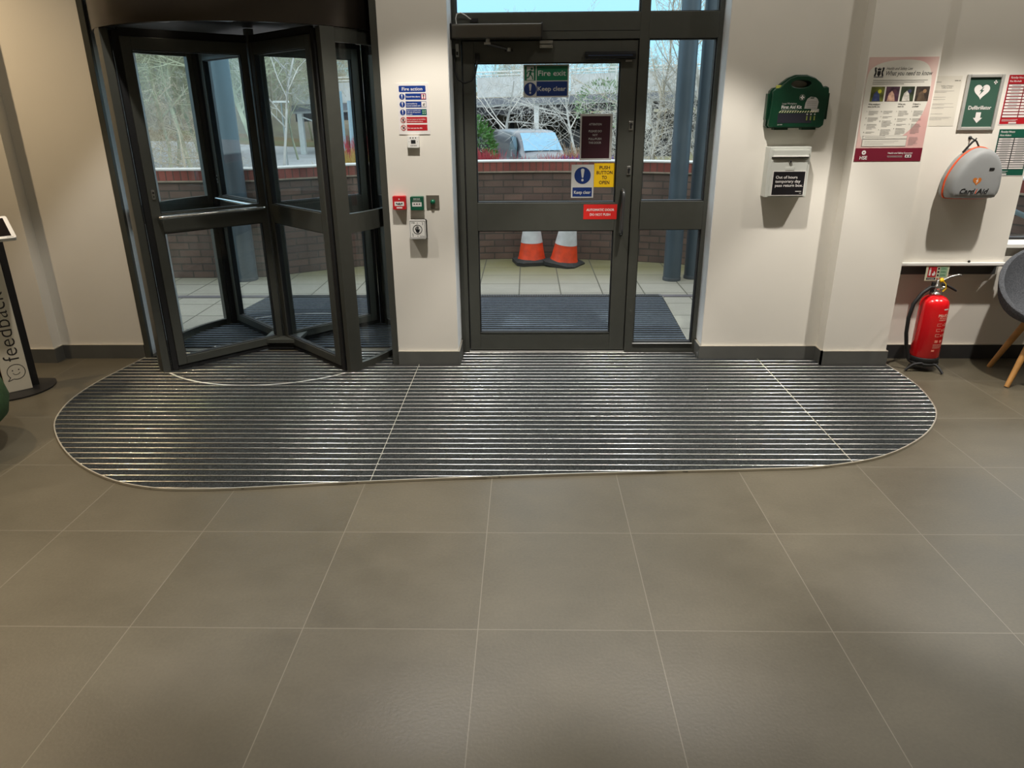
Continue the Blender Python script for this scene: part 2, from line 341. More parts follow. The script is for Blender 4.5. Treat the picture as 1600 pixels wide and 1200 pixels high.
# small window at the right with white sill
t=thing('window_2','narrow window with white sill at the right edge above the grey chair',None,(3.14,4.9,.775),kind='structure')
f=MB(); f.box(3.14,5.2,4.82,5.1,.775,.80,M_white); f.build('window_sill',t,.002)
f=MB(); f.box(3.137,3.165,5.0,5.06,.80,3.0,M_gasket); f.box(5.15,5.2,5.0,5.06,.80,3.0,M_gasket); f.box(3.165,5.15,5.0,5.06,2.95,3.0,M_gasket); f.box(3.165,5.15,5.0,5.06,.80,.815,M_gasket); f.build('window_frame',t)
f=MB(); f.box(3.165,5.15,5.025,5.035,.815,2.95,M_glass); f.build('window_pane',t)

# ================================================================ SWING DOOR WITH SIDE LIGHT
def bars(f,rects,y0,y1,m):
    for x0,x1,z0,z1 in rects: f.box(x0,x1,y0,y1,z0,z1,m)
t=thing('window_1','grey framed glazed side light right of the automatic door with clear panes above',None,(1,5,0),kind='structure')
f=MB(); YF0,YF1=4.965,5.045
bars(f,[(-.4665,-.44,0,2.95),(-.44,-.412,.0,2.06),(.706,.762,0,2.95),(1.19,1.217,0,2.95),(-.44,.706,2.062,2.212),(.762,1.19,2.062,2.212),(-.44,.706,2.90,2.95),(.762,1.19,2.90,2.95),(.762,1.19,0,.072),(.762,1.19,.883,1.07),(.762,.768,.072,2.06)],YF0,YF1,M_frame)
f.box(-.44,.706,4.962,4.966,2.108,2.111,M_gasket); f.box(-.412,.706,5.036,5.05,2.04,2.062,M_frame)
f.build('window_frame',t,.0025)
f=MB()
for x0,x1,z0,z1 in ((.768,1.19,.072,.883),(.768,1.19,1.07,2.062),(.762,1.19,2.212,2.90),(-.44,.706,2.212,2.90)):
    g=.006; bars(f,[(x0,x0+g,z0,z1),(x1-g,x1,z0,z1),(x0+g,x1-g,z0,z0+g),(x0+g,x1-g,z1-g,z1)],4.985,5.035,M_gasket)
f.build('gasket',t)
for x0,x1,z0,z1,n_ in ((.768,1.19,.072,.883,'lower'),(.768,1.19,1.07,2.062,'upper'),(.762,1.19,2.212,2.90,'top right'),(-.44,.706,2.212,2.90,'top left')):
    f=MB(); f.box(x0+.006,x1-.006,5.008,5.016,z0+.006,z1-.006,M_glass2); f.build('window_pane',t)
f=MB(); f.box(-.412,.706,4.955,5.05,.0005,.011,M_silver); f.box(.762,1.19,4.952,4.965,.072,.075,M_silver); f.build('threshold',t)

t=thing('door_1','grey framed automatic glass door with broad middle rail and pull handle',None,(.15,5,0),kind='structure')
f=MB(); lx0,lx1=-.404,.700
bars(f,[(lx0,-.332,.022,2.055),(.596,lx1,.022,2.055),(-.332,.596,.022,.148),(-.332,.596,.876,1.063),(-.332,.596,1.93,2.055)],4.975,5.035,M_frame)
f.box(-.332,.596,4.97,4.975,.148,.152,M_frame)
o=f.build('door_leaf',t,.003)
f=MB()
for x0,x1,z0,z1 in ((-.332,.596,.148,.876),(-.332,.596,1.063,1.93)):
    g=.006; bars(f,[(x0,x0+g,z0,z1),(x1-g,x1,z0,z1),(x0+g,x1-g,z0,z0+g),(x0+g,x1-g,z1-g,z1)],4.99,5.03,M_gasket)
f.box(lx0-.006,lx0,4.985,5.03,.02,2.058,M_gasket); f.box(lx1,lx1+.006,4.985,5.03,.02,2.058,M_gasket); f.box(lx0,lx1,4.985,5.03,.012,.022,M_gasket)
f.build('gasket',t)
for z0,z1 in ((.154,.870),(1.069,1.924)):
    f=MB(); f.box(-.326,.590,5.008,5.016,z0,z1,M_glass2); f.build('glass_pane',t)
f=MB(); hy=4.905
f.tube([(.643,4.975,1.145),(.643,4.93,1.145),(.643,hy,1.13),(.643,hy,1.10),(.640,hy,.90),(.640,hy,.87),(.640,4.93,.855),(.640,4.975,.855)],.011,mat('grey pull handle',(84,84,84),.3,metal=.5,var=.03),12); tag(f.build('handle',t),'grey tubular pull handle')
for z in (1.55,1.27):
    f=MB(); f.box(.665,.692,4.969,4.975,z-.028,z+.028,M_steel); f.cyl((.678,4.969,z+.008),(.678,4.958,z+.008),.009,M_gasket); f.box(.673,.683,4.960,4.969,z-.018,z+.004,M_gasket); tag(f.build('lock',t,.001),'silver lock escutcheon')
f=MB(); f.box(-.445,-.425,4.952,4.966,1.965,2.04,M_steel); f.box(-.441,-.430,4.949,4.952,1.975,1.995,M_gasket); f.build('hinge',t,.001)
# overhead operator, its arm, magnet keeps, safety sensor and cables
t=thing('door_operator','long grey automatic door operator box on the header above the glass door','door operator',(-.19,4.9,2.06))
f=MB(); f.rbox(-.455,.090,4.855,4.965,2.062,2.143,mat('operator cover',(92,88,80),.3,metal=.6,var=.04,scale=5),.012,axis='x'); f.build('cover',t)
f=MB(); f.rbox(-.466,-.455,4.850,4.965,2.058,2.147,M_gasket,.012,axis='x'); f.build('end_cap',t)
f=MB(); f.rbox(.090,.097,4.850,4.965,2.058,2.147,M_gasket,.012,axis='x'); f.build('end_cap',t)
f=MB(); f.cyl((-.24,4.90,2.062),(-.24,4.90,2.035),.014,M_steel); f.box(-.262,-.222,4.885,4.915,2.030,2.042,M_steel)
f.tube([(-.24,4.90,2.036),(-.11,4.925,2.005)],[.009,.007],mat('operator arm',(96,96,100),.35,metal=.7,var=.03),8); f.cyl((-.11,4.925,2.012),(-.11,4.925,1.992),.012,M_steel); f.box(-.135,-.085,4.925,4.972,1.994,2.004,M_gasket); tag(f.build('arm',t),'grey linkage arm')
t=thing('door_magnet','small silver magnet keep between the header and the top rail of the glass door','magnet',(.12,4.96,2.01))
f=MB(); f.box(.082,.163,4.944,4.963,2.036,2.054,M_steel); f.build('upper_block',t,.001)
f=MB(); f.box(.082,.163,4.950,4.974,2.012,2.031,M_steel); f.box(.088,.092,4.948,4.950,2.018,2.022,M_blk); f.box(.153,.157,4.948,4.950,2.018,2.022,M_blk); f.build('lower_plate',t,.001)
t=thing('safety_sensor','slim black presence sensor bar at the top corner of the glass door','sensor',(.52,4.95,1.96))
f=MB(); f.rbox(.365,.682,4.925,4.974,1.944,1.988,mat('sensor housing',(20,22,26),.25,var=.05),.016,axis='x'); f.build('housing',t)
f=MB(); f.box(.385,.662,4.9235,4.926,1.962,1.968,mat('sensor lens',(50,60,80),.15,var=.05)); f.build('lens',t)
f=MB(); f.box(.625,.665,4.966,4.974,1.930,1.940,M_lgrey); f.build('maker_plate',t)
f=MB(); f.tube([(-.45,4.955,1.985),(-.455,4.945,1.94),(-.452,4.93,1.88),(-.43,4.925,1.83),(-.39,4.925,1.812),(-.35,4.93,1.825),(-.325,4.94,1.86),(-.315,4.955,1.91),(-.313,4.965,1.955)],.006,M_gasket,8)
f.box(-.466,-.444,4.945,4.966,1.975,2.01,M_gasket); f.box(-.325,-.298,4.955,4.974,1.945,1.985,M_gasket)
tag(f.build('door_loop_cable'),'black cable hanging in a loop from the hinge side of the glass door','cable')
f=MB(); f.tube([(-.432,4.935,2.146),(-.436,4.93,2.18),(-.428,4.93,2.205),(-.405,4.935,2.212),(-.375,4.945,2.198),(-.35,4.955,2.180),(-.33,4.962,2.172)],.003,M_white,6)
f.box(-.35,-.30,4.955,4.965,2.162,2.182,M_gasket); tag(f.build('sensor_wire'),'thin white wire curling above the door operator box','wire')

# ================================================================ REVOLVING DOOR
CX,CY=-1.81,5.15
t=thing('door_2','dark round revolving door enclosure with curved glass sides and bronze fascia',None,(CX,CY,0),kind='structure')
f=MB(); f.box(-2.728,-2.690,4.835,4.868,0,2.95,M_frame); f.build('jamb',t,.002)
f=MB(); f.box(-.925,-.884,4.70,4.93,0,2.95,M_frame); f.build('jamb',t,.002)
for a0,a1 in ((136.5,223.5),(-43.5,43.5)):
    f=MB(); f.arcbox(CX,CY,.858,.888,a0,a1,.0,.055,M_frame,20); f.arcbox(CX,CY,.858,.888,a0,a1,.925,1.045,M_frame,20); f.arcbox(CX,CY,.858,.888,a0,a1,2.03,2.108,M_frame,20)
    f.build('curved_rail',t)
    f=MB(); f.arcbox(CX,CY,.870,.876,a0,a1,.055,.925,M_glass,24); f.arcbox(CX,CY,.870,.876,a0,a1,1.045,2.03,M_glass,24); f.build('curved_glass',t)
for a in (137,223,-43,43):
    s_=-1 if a in (223,43) else 1
    f=MB(); f.arcbox(CX,CY,.852,.900,a-2.2 if a in (137,-43) else a-4,a+4 if a in (137,-43) else a+2.2,0,2.108,M_frame,4); o=f.build('post',t,.002)
    f=MB(); f.arcbox(CX,CY,.842,.852,a-1.5,a+1.5,0,2.10,M_black,2); f.build('finger_strip',t)
# fascia drum and ceiling disc
f=MB(); f.lathe([(.897,.0),(.900,.003),(.900,.84),(.0,.84)],M_fdark,(CX,CY,2.11),72); f.lathe([(.897,0),(.86,0)],M_fdark,(CX,CY,2.11),72); f.build('fascia',t)
f=MB(); f.lathe([(.86,0),(.86,.05),(.0,.05)],M_gasket,(CX,CY,2.11),72,smooth=False); f.build('drum_ceiling',t)
f=MB(); f.lathe([(.03,0),(.045,-.004),(.045,.0)],M_silver,(CX-.35,CY-.45,2.158),20); f.lathe([(.03,-.001),(0,-.001)],mat('downlight lens',(255,240,215),.3,emit=3),(CX-.35,CY-.45,2.158),20); f.build('drum_downlight',t)
f=MB(); f.lathe([(.03,0),(.045,-.004),(.045,.0)],M_silver,(CX+.55,CY+.05,2.158),20); f.lathe([(.03,-.001),(0,-.001)],MATS['downlight lens'],(CX+.55,CY+.05,2.158),20); f.build('drum_downlight',t)
f=MB(); f.arcbox(CX,CY,.865,.878,227,313,.006,.0105,M_silver,30); tag(f.build('threshold_ring',t),'curved bright threshold strip in the mat')
f=MB(); f.arcbox(CX,CY,.865,.878,47,133,.006,.0105,M_silver,30); f.build('threshold_ring',t)
rot=thing('revolving_door','four winged glass revolving door rotor with chrome push bars turned to an X','door',(CX,CY,0))
f=MB(); f.box(CX-.024,CX+.024,CY-.024,CY+.024,.012,2.155,M_frame,Matrix.Translation((CX,CY,0))@Matrix.Rotation(R(45),4,'Z')@Matrix.Translation((-CX,-CY,0)))
f.build('centre_post',rot,.003)
for k,a in enumerate((225,315,45,135)):
    T=Matrix.Translation((CX,CY,0))@Matrix.Rotation(R(a),4,'Z')
    f=MB(); h=.022
    for s0,s1,z0,z1 in ((.034,.078,.042,2.07),(.745,.803,.042,2.07),(.078,.745,.042,.097),(.078,.745,.925,1.050),(.078,.745,2.0,2.07)): f.box(s0,s1,-h,h,z0,z1,M_frame,T)
    wing=f.build('door_wing',rot,.003)
    BASE[wing.name]=(0,0,0)
    def sub(mb,name,lab=None):
        o=mb.build(name); o.parent=wing; o.matrix_parent_inverse=Matrix.Identity(4)
        if lab: o['label']=lab
        return o
    f=MB()
    for z0,z1 in ((.097,.925),(1.05,2.0)): f.box(.078,.745,-.004,.004,z0,z1,M_glass2,T)
    sub(f,'glass_pane')
    f=MB()
    for z0,z1 in ((.097,.925),(1.05,2.0)):
        g=.005
        for s0,s1,y0,y1 in ((.078,.078+g,z0,z1),(.745-g,.745,z0,z1),(.078,.745,z0,z0+g),(.078,.745,z1-g,z1)): f.box(s0,s1,-.016,.016,y0,y1,M_gasket,T)
    sub(f,'gasket')
    f=MB(); f.box(.803,.838,-.012,.012,.012,2.10,M_black,T); f.box(.03,.803,-.014,.014,.011,.042,M_black,T); f.box(.03,.803,-.014,.014,2.07,2.115,M_black,T); sub(f,'brush_seal','black brush seal')
    f=MB(); by=.065; f.tube([(.765,h,1.03),(.765,by-.012,1.03),(.758,by,1.03),(.745,by,1.03),(.085,by,1.03),(.072,by,1.03),(.065,by-.012,1.03),(.065,h,1.03)],.0115,M_chrome,10,T=T); sub(f,'push_bar','chrome push bar')
    f=MB(); f.rbox(.762,.782,h,h+.006,1.14,1.20,M_steel,.008,T,'y'); f.cyl((.772,h+.006,1.182),(.772,h+.014,1.182),.006,M_gasket,T=T); f.cyl((.772,h+.006,1.158),(.772,h+.012,1.158),.004,M_gasket,T=T); sub(f,'lock')
    # corner plate between this wing and the next
    T2=Matrix.Translation((CX,CY,0))@Matrix.Rotation(R(a),4,'Z')
    f=MB(); tri=[(.02,.02),(.17,.02),(.02,.17)]
    f.add([(x_,y_,z_) for z_ in (.060,.085) for x_,y_ in tri],[(0,2,1),(3,4,5),(0,1,4,3),(1,2,5,4),(2,0,3,5)],M_frame,T=T2); f.add([(x_,y_,z_) for z_ in (.012,.060) for x_,y_ in [(.02,.02),(.15,.02),(.02,.15)]],[(0,2,1),(3,4,5),(0,1,4,3),(1,2,5,4),(2,0,3,5)],M_black,T=T2)
    f.build('corner_plate',rot)

# ================================================================ ENTRANCE MATS
def scan(poly,y):
    xs=[]
    for (x0,y0),(x1,y1) in zip(poly,poly[1:]+poly[:1]):
        if (y0<=y)!=(y1<=y): xs.append(x0+(y-y0)*(x1-x0)/(y1-y0))
    xs.sort(); return list(zip(xs[::2],xs[1::2]))
def smooth(P,n=5):
    Q=[]
    for i in range(len(P)-1):
        p0=Vector(P[max(i-1,0)]); p1=Vector(P[i]); p2=Vector(P[i+1]); p3=Vector(P[min(i+2,len(P)-1)])
        for k in range(n):
            t_=k/n; Q.append(tuple(.5*((2*p1)+(p2-p0)*t_+(2*p0-5*p1+4*p2-p3)*t_*t_+(3*p1-p0-3*p2+p3)*t_**3)))
    Q.append(tuple(P[-1])); return Q
def make_mat(thing_,poly,y0,y1,pitch,edge,seams,zb=.001,rw=.0048,rm=None):
    f=MB(); f.add([(x,y,zb+.003) for x,y in poly],[tuple(range(len(poly)))],M_black); f.build('base',thing_)
    f=MB(); rl=MB(); y=y0
    while y<y1:
        for a,b in scan(poly,y):
            if b-a<.05: continue
            # aluminium rail with rounded crown
            P=[(-rw,.003),(-rw,.0075),(-rw*.55,.0096),(0,.0102),(rw*.55,.0096),(rw,.0075),(rw,.003)]
            n=len(P); vs=[(x_,y+p,zb+q) for x_ in (a+.004,b-.004) for p,q in P]
            rl.add(vs,[(i,i+1,n+i+1,n+i) for i in range(n-1)],rm or M_rail,True)
        # fibre strip between rails, its ends cut to the outline
        A=scan(poly,y+rw+.001); B=scan(poly,y+pitch-rw-.001)
        if len(A)==len(B):
            for (a0,b0),(a1,b1) in zip(A,B):
                q0=max(a0,-9)+.002; q1=b0-.002; r0=a1+.002; r1=b1-.002; ya=y+rw+.0015; yb=y+pitch-rw-.0015
                if q1-q0>.05 and r1-r0>.05:
                    f.add([(q0,ya,zb+.0055),(q1,ya,zb+.0055),(q1,ya+.006,zb+.0082),(q0,ya+.006,zb+.0082),(r1,yb-.006,zb+.0082),(r0,yb-.006,zb+.0082),(r1,yb,zb+.0055),(r0,yb,zb+.0055)],[(0,1,2,3),(3,2,4,5),(5,4,6,7)],M_fibre)
        y+=pitch
    f.build('fibre_strips',thing_); rl.build('aluminium_rails',thing_)
    f=MB()
    n=len(edge)
    for (a,b) in zip(edge[:-1],edge[1:]):
        a=Vector(a); b=Vector(b); d=(b-a).normalized(); q=Vector((-d.y,d.x))*.0032
        c=[a-q,b-q,b+q,a+q]; f.add([(p.x,p.y,zb+.0112) for p in c]+[(p.x,p.y,0.0004) for p in c],[(0,1,2,3),(0,4,5,1),(2,6,7,3)],M_trim)
    f.build('edge_trim',thing_)
    if seams:
        for x_,ya,yb in seams: f=MB(); f.box(x_-.0015,x_+.0015,ya,yb,zb+.003,zb+.0108,M_trim); f.build('seam_strip',thing_)
front=[(-2.737,4.838),(-2.775,4.572),(-2.805,4.327),(-2.80,4.08),(-2.755,3.87),(-2.66,3.65),(-2.455,3.385),(-2.22,3.165),(-1.97,3.01),(-1.746,2.940),(-1.53,2.930),(-1.268,2.950),(-.799,3.005),(-.069,3.070),(.551,3.113),(1.179,3.149),(1.472,3.180),(1.80,3.291),(2.108,3.518),(2.316,3.773),(2.414,4.01),(2.47,4.331),(2.457,4.683)]
front=smooth(front,4)
poly=front+[(2.01,4.683),(2.01,4.80),(1.205,4.80),(1.205,4.953),(-.456,4.953),(-.456,4.686),(-.882,4.686),(-.93,4.69),(-.93,5.0),(-2.68,5.0),(-2.68,4.838)]
t=thing('entrance_mat','large charcoal and aluminium striped entrance mat with rounded ends across the lobby doors','mat',(-.2,4,0))
make_mat(t,poly,2.945,4.99,.0605,front,[(-.742,3.012,4.684),(1.618,3.215,4.80)])
polyo=[(-2.66,5.08),(1.215,5.08),(1.27,6.60),(-2.46,6.60)]
t=thing('outdoor_mat','bluish ribbed mat outside the glass doors on the paving','mat',(-.6,5.9,0))
make_mat(t,polyo,5.10,6.59,.0605,[(1.215,5.08),(1.275,6.60)],None,rm=mat('sky tinted mat rail',(112,122,138),.3,metal=.9,var=.08,scale=30))  # outdoor rails: blue sky reflection painted into a darker, bluer metal colour
f=MB(); f.box(-2.46,1.27,6.605,6.69,0.0005,.009,mat('drain channel frame',(84,88,92),.5,metal=.4,var=.05))
for i in range(230): x_=-2.45+i*.0161; f.box(x_,x_+.007,6.61,6.685,.009,.0115,M_black)
tag(f.build('drain_channel'),'dark ribbed drain channel along the far edge of the outdoor mat','drain')
f=MB(); f.box(-4.4,-2.46,6.61,6.69,.0005,.006,mat('dark paving band',(96,92,96),.7,var=.1)); f.box(1.27,2.6,6.61,6.69,.0005,.006,MATS['dark paving band']); tag(f.build('paving_band',None),'dark narrow paving band running out from the drain channel','paving band',kind='structure')

# ================================================================ WALL SIGNS AND FITTINGS, centre pillar
def bang(s,u,v,r,mb,mw):
    s.disc(u,v,r,mb); s.lay(); k=r/.5
    s.poly([(u-.11*k,v+.33*k),(u-.06*k,v+.40*k),(u+.06*k,v+.40*k),(u+.11*k,v+.33*k),(u+.045*k,v-.13*k),(u-.045*k,v-.13*k)],mw); s.disc(u,v-.27*k,.075*k,mw,12)
def running_man(s,u,v,k,m):
    s.disc(u+.12*k,v+.80*k,.09*k,m,14)
    s.line([(u+.06*k,v+.68*k),(u-.02*k,v+.40*k)],.17*k,m); s.line([(u+.02*k,v+.66*k),(u+.22*k,v+.56*k),(u+.32*k,v+.62*k)],.07*k,m)
    s.line([(u+.02*k,v+.66*k),(u-.20*k,v+.60*k),(u-.26*k,v+.42*k)],.07*k,m)
    s.line([(u-.01*k,v+.42*k),(u+.16*k,v+.26*k),(u+.20*k,v+.04*k)],.09*k,m); s.line([(u-.03*k,v+.42*k),(u-.12*k,v+.2*k),(u-.34*k,v+.14*k)],.09*k,m)
t=thing('fire_action_sign','white fire action notice with blue and red panels on the pillar between the doors','sign',(-.69,4.69,1.51))
s=Sign(wallT(-.787,4.6995,1.514)); Wd,Ht=.192,.292; s.slab(0,0,Wd,Ht,.003,M_signw)
s.rrect(.012,.243,.175,.279,.006,M_blue)
for i,(m_,) in enumerate([(M_blue,)]*3+[(M_red,)]*2):
    y_=.2-.0445*i; s.rect(.050,y_,.176,y_+.035,m_)
s.lay(); s.text('Fire action',.093,.252,.026,M_signw,.012,align='CENTER',width=.124)
for i in range(3):
    y_=.2-.0445*i; w0=s.w; bang(s,.029,y_+.0175,.0165,M_blue,M_signw); s.w=w0
    s.rect(.146,y_+.002,.174,y_+.033,(M_red,M_signw,M_green)[i])
s.text('Sound the alarm',.054,.213,.0125,M_signw,.02,width=.085)
s.text('Leave building by',.054,.1745,.010,M_signw,.02,width=.066); s.text('nearest available exit',.054,.1625,.010,M_signw,.02,width=.084)
s.text('Report to assembly point',.054,.1355,.008,M_signw,.02,width=.084); s.text('Left side of top level',.054,.1250,.008,M_signw,.02,width=.082); s.text('car park',.054,.1145,.008,M_signw,.02,width=.034)
s.text('Do not return to the building',.054,.085,.009,M_signw,.02,width=.112); s.text('until authorised to do so',.054,.073,.009,M_signw,.02,width=.095)
s.text('Do not use the lifts',.054,.0335,.0105,M_signw,.02,width=.09)
s.lay(); s.rect(.149,.205,.158,.23,M_signw); s.rect(.163,.205,.171,.23,M_signw); s.disc(.1605,.222,.005,M_blk,10); running_man(s,.160,.158,.026,M_blk)
for dx,dy in ((-.006,.006),(.006,.006),(-.006,-.006),(.006,-.006)): s.disc(.160+dx,.1285+dy,.003,M_signw,8)
for y_ in (.084,.0395):
    s.ring(.029,y_,.0135,.0165,M_red); s.line([(.020,y_+.010),(.038,y_-.010)],.003,M_red)
running_man(s,.029,.072,.024,M_blk); s.rect(.023,.032,.028,.046,M_blk); s.rect(.031,.032,.036,.046,M_blk)
s.build('sign_board',t)
t=thing('wall_thermostat','small white wall controller with dark display just below the fire action sign','controller',(-.70,4.69,1.44))
f=MB(); f.rbox(-.737,-.664,4.676,4.70,1.436,1.506,M_white,.005,axis='y'); f.build('housing',t,.001)
s=Sign(wallT(-.737,4.676,1.436)); s.w=.0006; s.rect(.022,.024,.051,.046,M_blk)
for i in range(3): s.disc(.020+.016*i,.058,.0038,M_blk,10)
for i in range(4): s.disc(.022+.010*i,.012,.003,M_blk,10)
s.disc(.011,.036,.002,M_blk,8); s.disc(.062,.036,.002,M_blk,8); s.build('display',t)
def callpoint(x0,x1,z0,z1,m,label,name,txt):
    t=thing(name,label,'call point',((x0+x1)/2,4.69,z0))
    f=MB(); f.rbox(x0,x1,4.660,4.70,z0,z1,m,.006,axis='y'); f.build('housing',t,.0015)
    s=Sign(wallT(x0,4.660,z0)); s.w=.0006; w_=x1-x0; h_=z1-z0; s.rect(w_*.14,h_*.28,w_*.86,h_*.60,M_signw); s.lay()
    if txt: s.text('FIRE',w_*.5,h_*.34,h_*.16,M_blk,.02,align='CENTER'); 
    for i in (-1,0,1): s.disc(w_*(.5+.2*i),h_*.46,.0045,M_blk,10)
    s.line([(w_*.25,h_*.46),(w_*.75,h_*.46)],.0015,M_blk)
    if txt: s.rect(w_*.28,h_*.10,w_*.72,h_*.20,M_signw); s.poly([(w_*.5,h_*.86),(w_*.44,h_*.74),(w_*.56,h_*.74)],M_signw)
    else: s.text('BREAK GLASS',w_*.5,h_*.80,h_*.12,M_signw,.02,align='CENTER',width=w_*.5); s.rect(w_*.2,h_*.69,w_*.8,h_*.72,M_lgrey)
    s.build('break_panel',t)
callpoint(-.850,-.766,1.062,1.146,mat('call point red',(190,28,36),.4,var=.02),'red break glass fire alarm call point on the pillar','fire_call_point',True)
callpoint(-.738,-.654,1.058,1.142,mat('call point green',(10,84,60),.4,var=.02),'green break glass door release point on the pillar','door_release_point',False)
t=thing('exit_button','green dome push button on a square grey steel plate at the pillar edge','button',(-.60,4.69,1.10))
f=MB(); f.box(-.640,-.557,4.695,4.70,1.062,1.147,mat('steel plate',(132,126,114),.4,metal=.6,var=.03)); f.build('plate',t,.001)
f=MB(); f.lathe([(.016,0),(.016,.006),(.0155,.012),(.012,.018),(.006,.0215),(0,.0225)],mat('button green',(4,96,66),.3,var=.02),T=Matrix.Translation((-.598,4.695,1.106))@Matrix.Rotation(R(90),4,'X'),n=20); f.build('button',t)
t=thing('touchless_switch','square white door switch with a black hand symbol in a ring','switch',(-.69,4.69,.88))
f=MB(); f.rbox(-.750,-.642,4.662,4.70,.876,.997,M_gasket,.008,axis='y'); f.build('back_box',t)
f=MB(); f.rbox(-.752,-.646,4.652,4.662,.878,.999,M_white,.008,axis='y'); f.build('face_plate',t,.001)
s=Sign(wallT(-.752,4.652,.878)); s.w=.0006
for a_,b_ in (((.005,.006),(.101,.008)),((.005,.113),(.101,.115)),((.005,.006),(.007,.115)),((.099,.006),(.101,.115))): s.rect(a_[0],a_[1],b_[0],b_[1],M_blk)
s.ring(.053,.060,.026,.0305,M_blk)
s.poly([(.041,.052),(.045,.042),(.053,.038),(.061,.041),(.066,.052),(.066,.060),(.041,.060)],M_blk)
for x_,y_,a_ in ((.0425,.072,102),(.048,.078,95),(.0535,.080,90),(.059,.078,85)): s.line([(.043+(x_-.0425)*.9,.056),(x_,y_)],.0042,M_blk); s.disc(x_,y_,.0021,M_blk,8)
s.line([(.062,.050),(.0685,.064)],.0042,M_blk); s.line([(.041,.056),(.038,.066)],.004,M_blk)
s.text('To Open',.012,.100,.010,M_blk,.02,width=.026); s.text('No Touch',.068,.014,.010,M_blk,.02,width=.028); s.disc(.053,.101,.0028,M_blk,8); s.disc(.053,.018,.0028,M_blk,8)
s.line([(.083,.106),(.087,.104),(.087,.088)],.003,M_blk); s.line([(.017,.034),(.022,.032),(.022,.014)],.003,M_blk)
s.build('face_print',t)

# ================================================================ stickers on the glass door
yg=5.0075
def sticker(name,label,x0,z0,w_,h_,fn,y=yg,m=M_signw2,th=.0008):
    s=Sign(wallT(x0,y,z0)); s.slab(0,0,w_,h_,th,m); fn(s,w_,h_); return tag(s.build(name),label,'sign')
def fe(s,w,h):
    s.rect(.007,h*.515,.078,h-.009,M_green); s.rect(.084,h*.515,w-.008,h-.009,M_green); s.rect(.084,.009,w-.008,h*.49,M_bluedk)
    s.lay(); s.rect(.020,h*.53,.066,h-.012,M_signw2); bang(s,.043,h*.255,.040,M_bluedk,M_signw2)
    s.lay(); running_man(s,.043,h*.535,.082,M_green)
    s.text('Fire exit',.090,h*.66,.044,M_signw2,.012,width=.178); s.text('Keep clear',.088,h*.20,.038,M_signw2,.012,width=.182)
sticker('fire_exit_sticker','green and blue fire exit keep clear sign at the top of the glass door',-.019,1.725,.290,.196,fe)
M_maroon=mat('dark maroon print',(52,14,28),.5,var=.1,scale=4)
def at(s,w,h):
    s.rect(.010,.012,w-.014,h-.014,M_maroon); s.lay(); g=M_signw2
    for tx,y_,wd in (('ATTENTION',.218,.082),('PLEASE DO',.176,.085),('NOT',.152,.032),('PULL/PUSH',.128,.083),('THIS DOOR',.104,.083)): s.text(tx,w*.47,y_,.0185,g,.006,align='CENTER',width=wd)
sticker('attention_sticker','dark maroon attention notice in a pale frame on the glass door',.352,1.335,.210,.289,at)
def kc(s,w,h):
    bang(s,w/2,h-.070,.055,M_bluedk,M_signw2); s.rect(.010,.008,w-.010,.068,M_bluedk); s.lay(); s.text('Keep clear',w/2,.026,.030,M_signw2,.016,align='CENTER',width=.112)
sticker('keep_clear_sticker','white keep clear sticker with blue exclamation disc on the glass door',.301,1.092,.150,.215,kc)
def pb(s,w,h):
    for tx,y_,wd in (('PUSH',.116,.070),('BUTTON',.084,.106),('TO',.052,.034),('OPEN',.020,.070)): s.text(tx,w/2,y_,.030,M_maroon,.02,align='CENTER',width=wd)
sticker('push_button_sticker','yellow push button to open sticker next to the keep clear sticker',.4525,1.161,.140,.154,pb,m=M_yellow)
def ad(s,w,h):
    s.text('AUTOMATIC DOOR',w/2,h*.56,.022,M_signw,.02,align='CENTER',width=.188); s.text('DO NOT PUSH',w/2,h*.24,.022,M_signw,.02,align='CENTER',width=.138)
sticker('automatic_door_sticker','red automatic door do not push sticker on the middle rail',.386,.953,.226,.098,ad,y=4.9745,m=mat('sticker red',(206,36,32),.45,var=.02))

# ================================================================ right hand wall
# first aid kit
t=thing('first_aid_kit','green plastic first aid case with carry handle hung on the wall above the white box','first aid kit',(1.66,4.75,1.53))
G1=mat('first aid green plastic',(12,58,38),.35,var=.25,scale=6); G2=mat('first aid label green',(16,66,42),.4,var=.2,scale=9)
k0=Vector((1.486,0,1.534))
outl=[(0.010,0),(.330,0),(.346,.014),(.356,.20),(.352,.236),(.338,.240),(.318,.236),(.300,.262),(.262,.290),(.215,.305),(.150,.305),(.105,.288),(.066,.258),(.048,.236),(.020,.232),(.004,.215),(-.004,.014)]
hole=[(.205+.060*math.cos(a)-.03,.252+.022*math.sin(a)) for a in [2*PI*i/20 for i in range(20)]]
def holed(f,O,H,y0,y1,m,off):
    """solid plate with one opening: bridge the two rings"""
    bm=bmesh.new()
    for y_ in (y0,):
        vo=[bm.verts.new((off.x+p[0],y_,off.z+p[1])) for p in O]; vh=[bm.verts.new((off.x+p[0],y_,off.z+p[1])) for p in H]
        eo=[bm.edges.new((vo[i],vo[(i+1)%len(vo)])) for i in range(len(vo))]; eh=[bm.edges.new((vh[i],vh[(i+1)%len(vh)])) for i in range(len(vh))]
        bmesh.ops.triangle_fill(bm,edges=eo+eh,use_beauty=True)
    r=bmesh.ops.extrude_face_region(bm,geom=bm.faces[:]); bmesh.ops.translate(bm,vec=(0,y1-y0,0),verts=[v for v in r['geom'] if isinstance(v,bmesh.types.BMVert)])
    bm.verts.index_update(); f.add([v.co[:] for v in bm.verts],[[v.index for v in fc.verts] for fc in bm.faces],m); bm.free()
f=MB(); holed(f,outl,hole,4.812,4.77,G1,k0); f.build('case',t,.003)
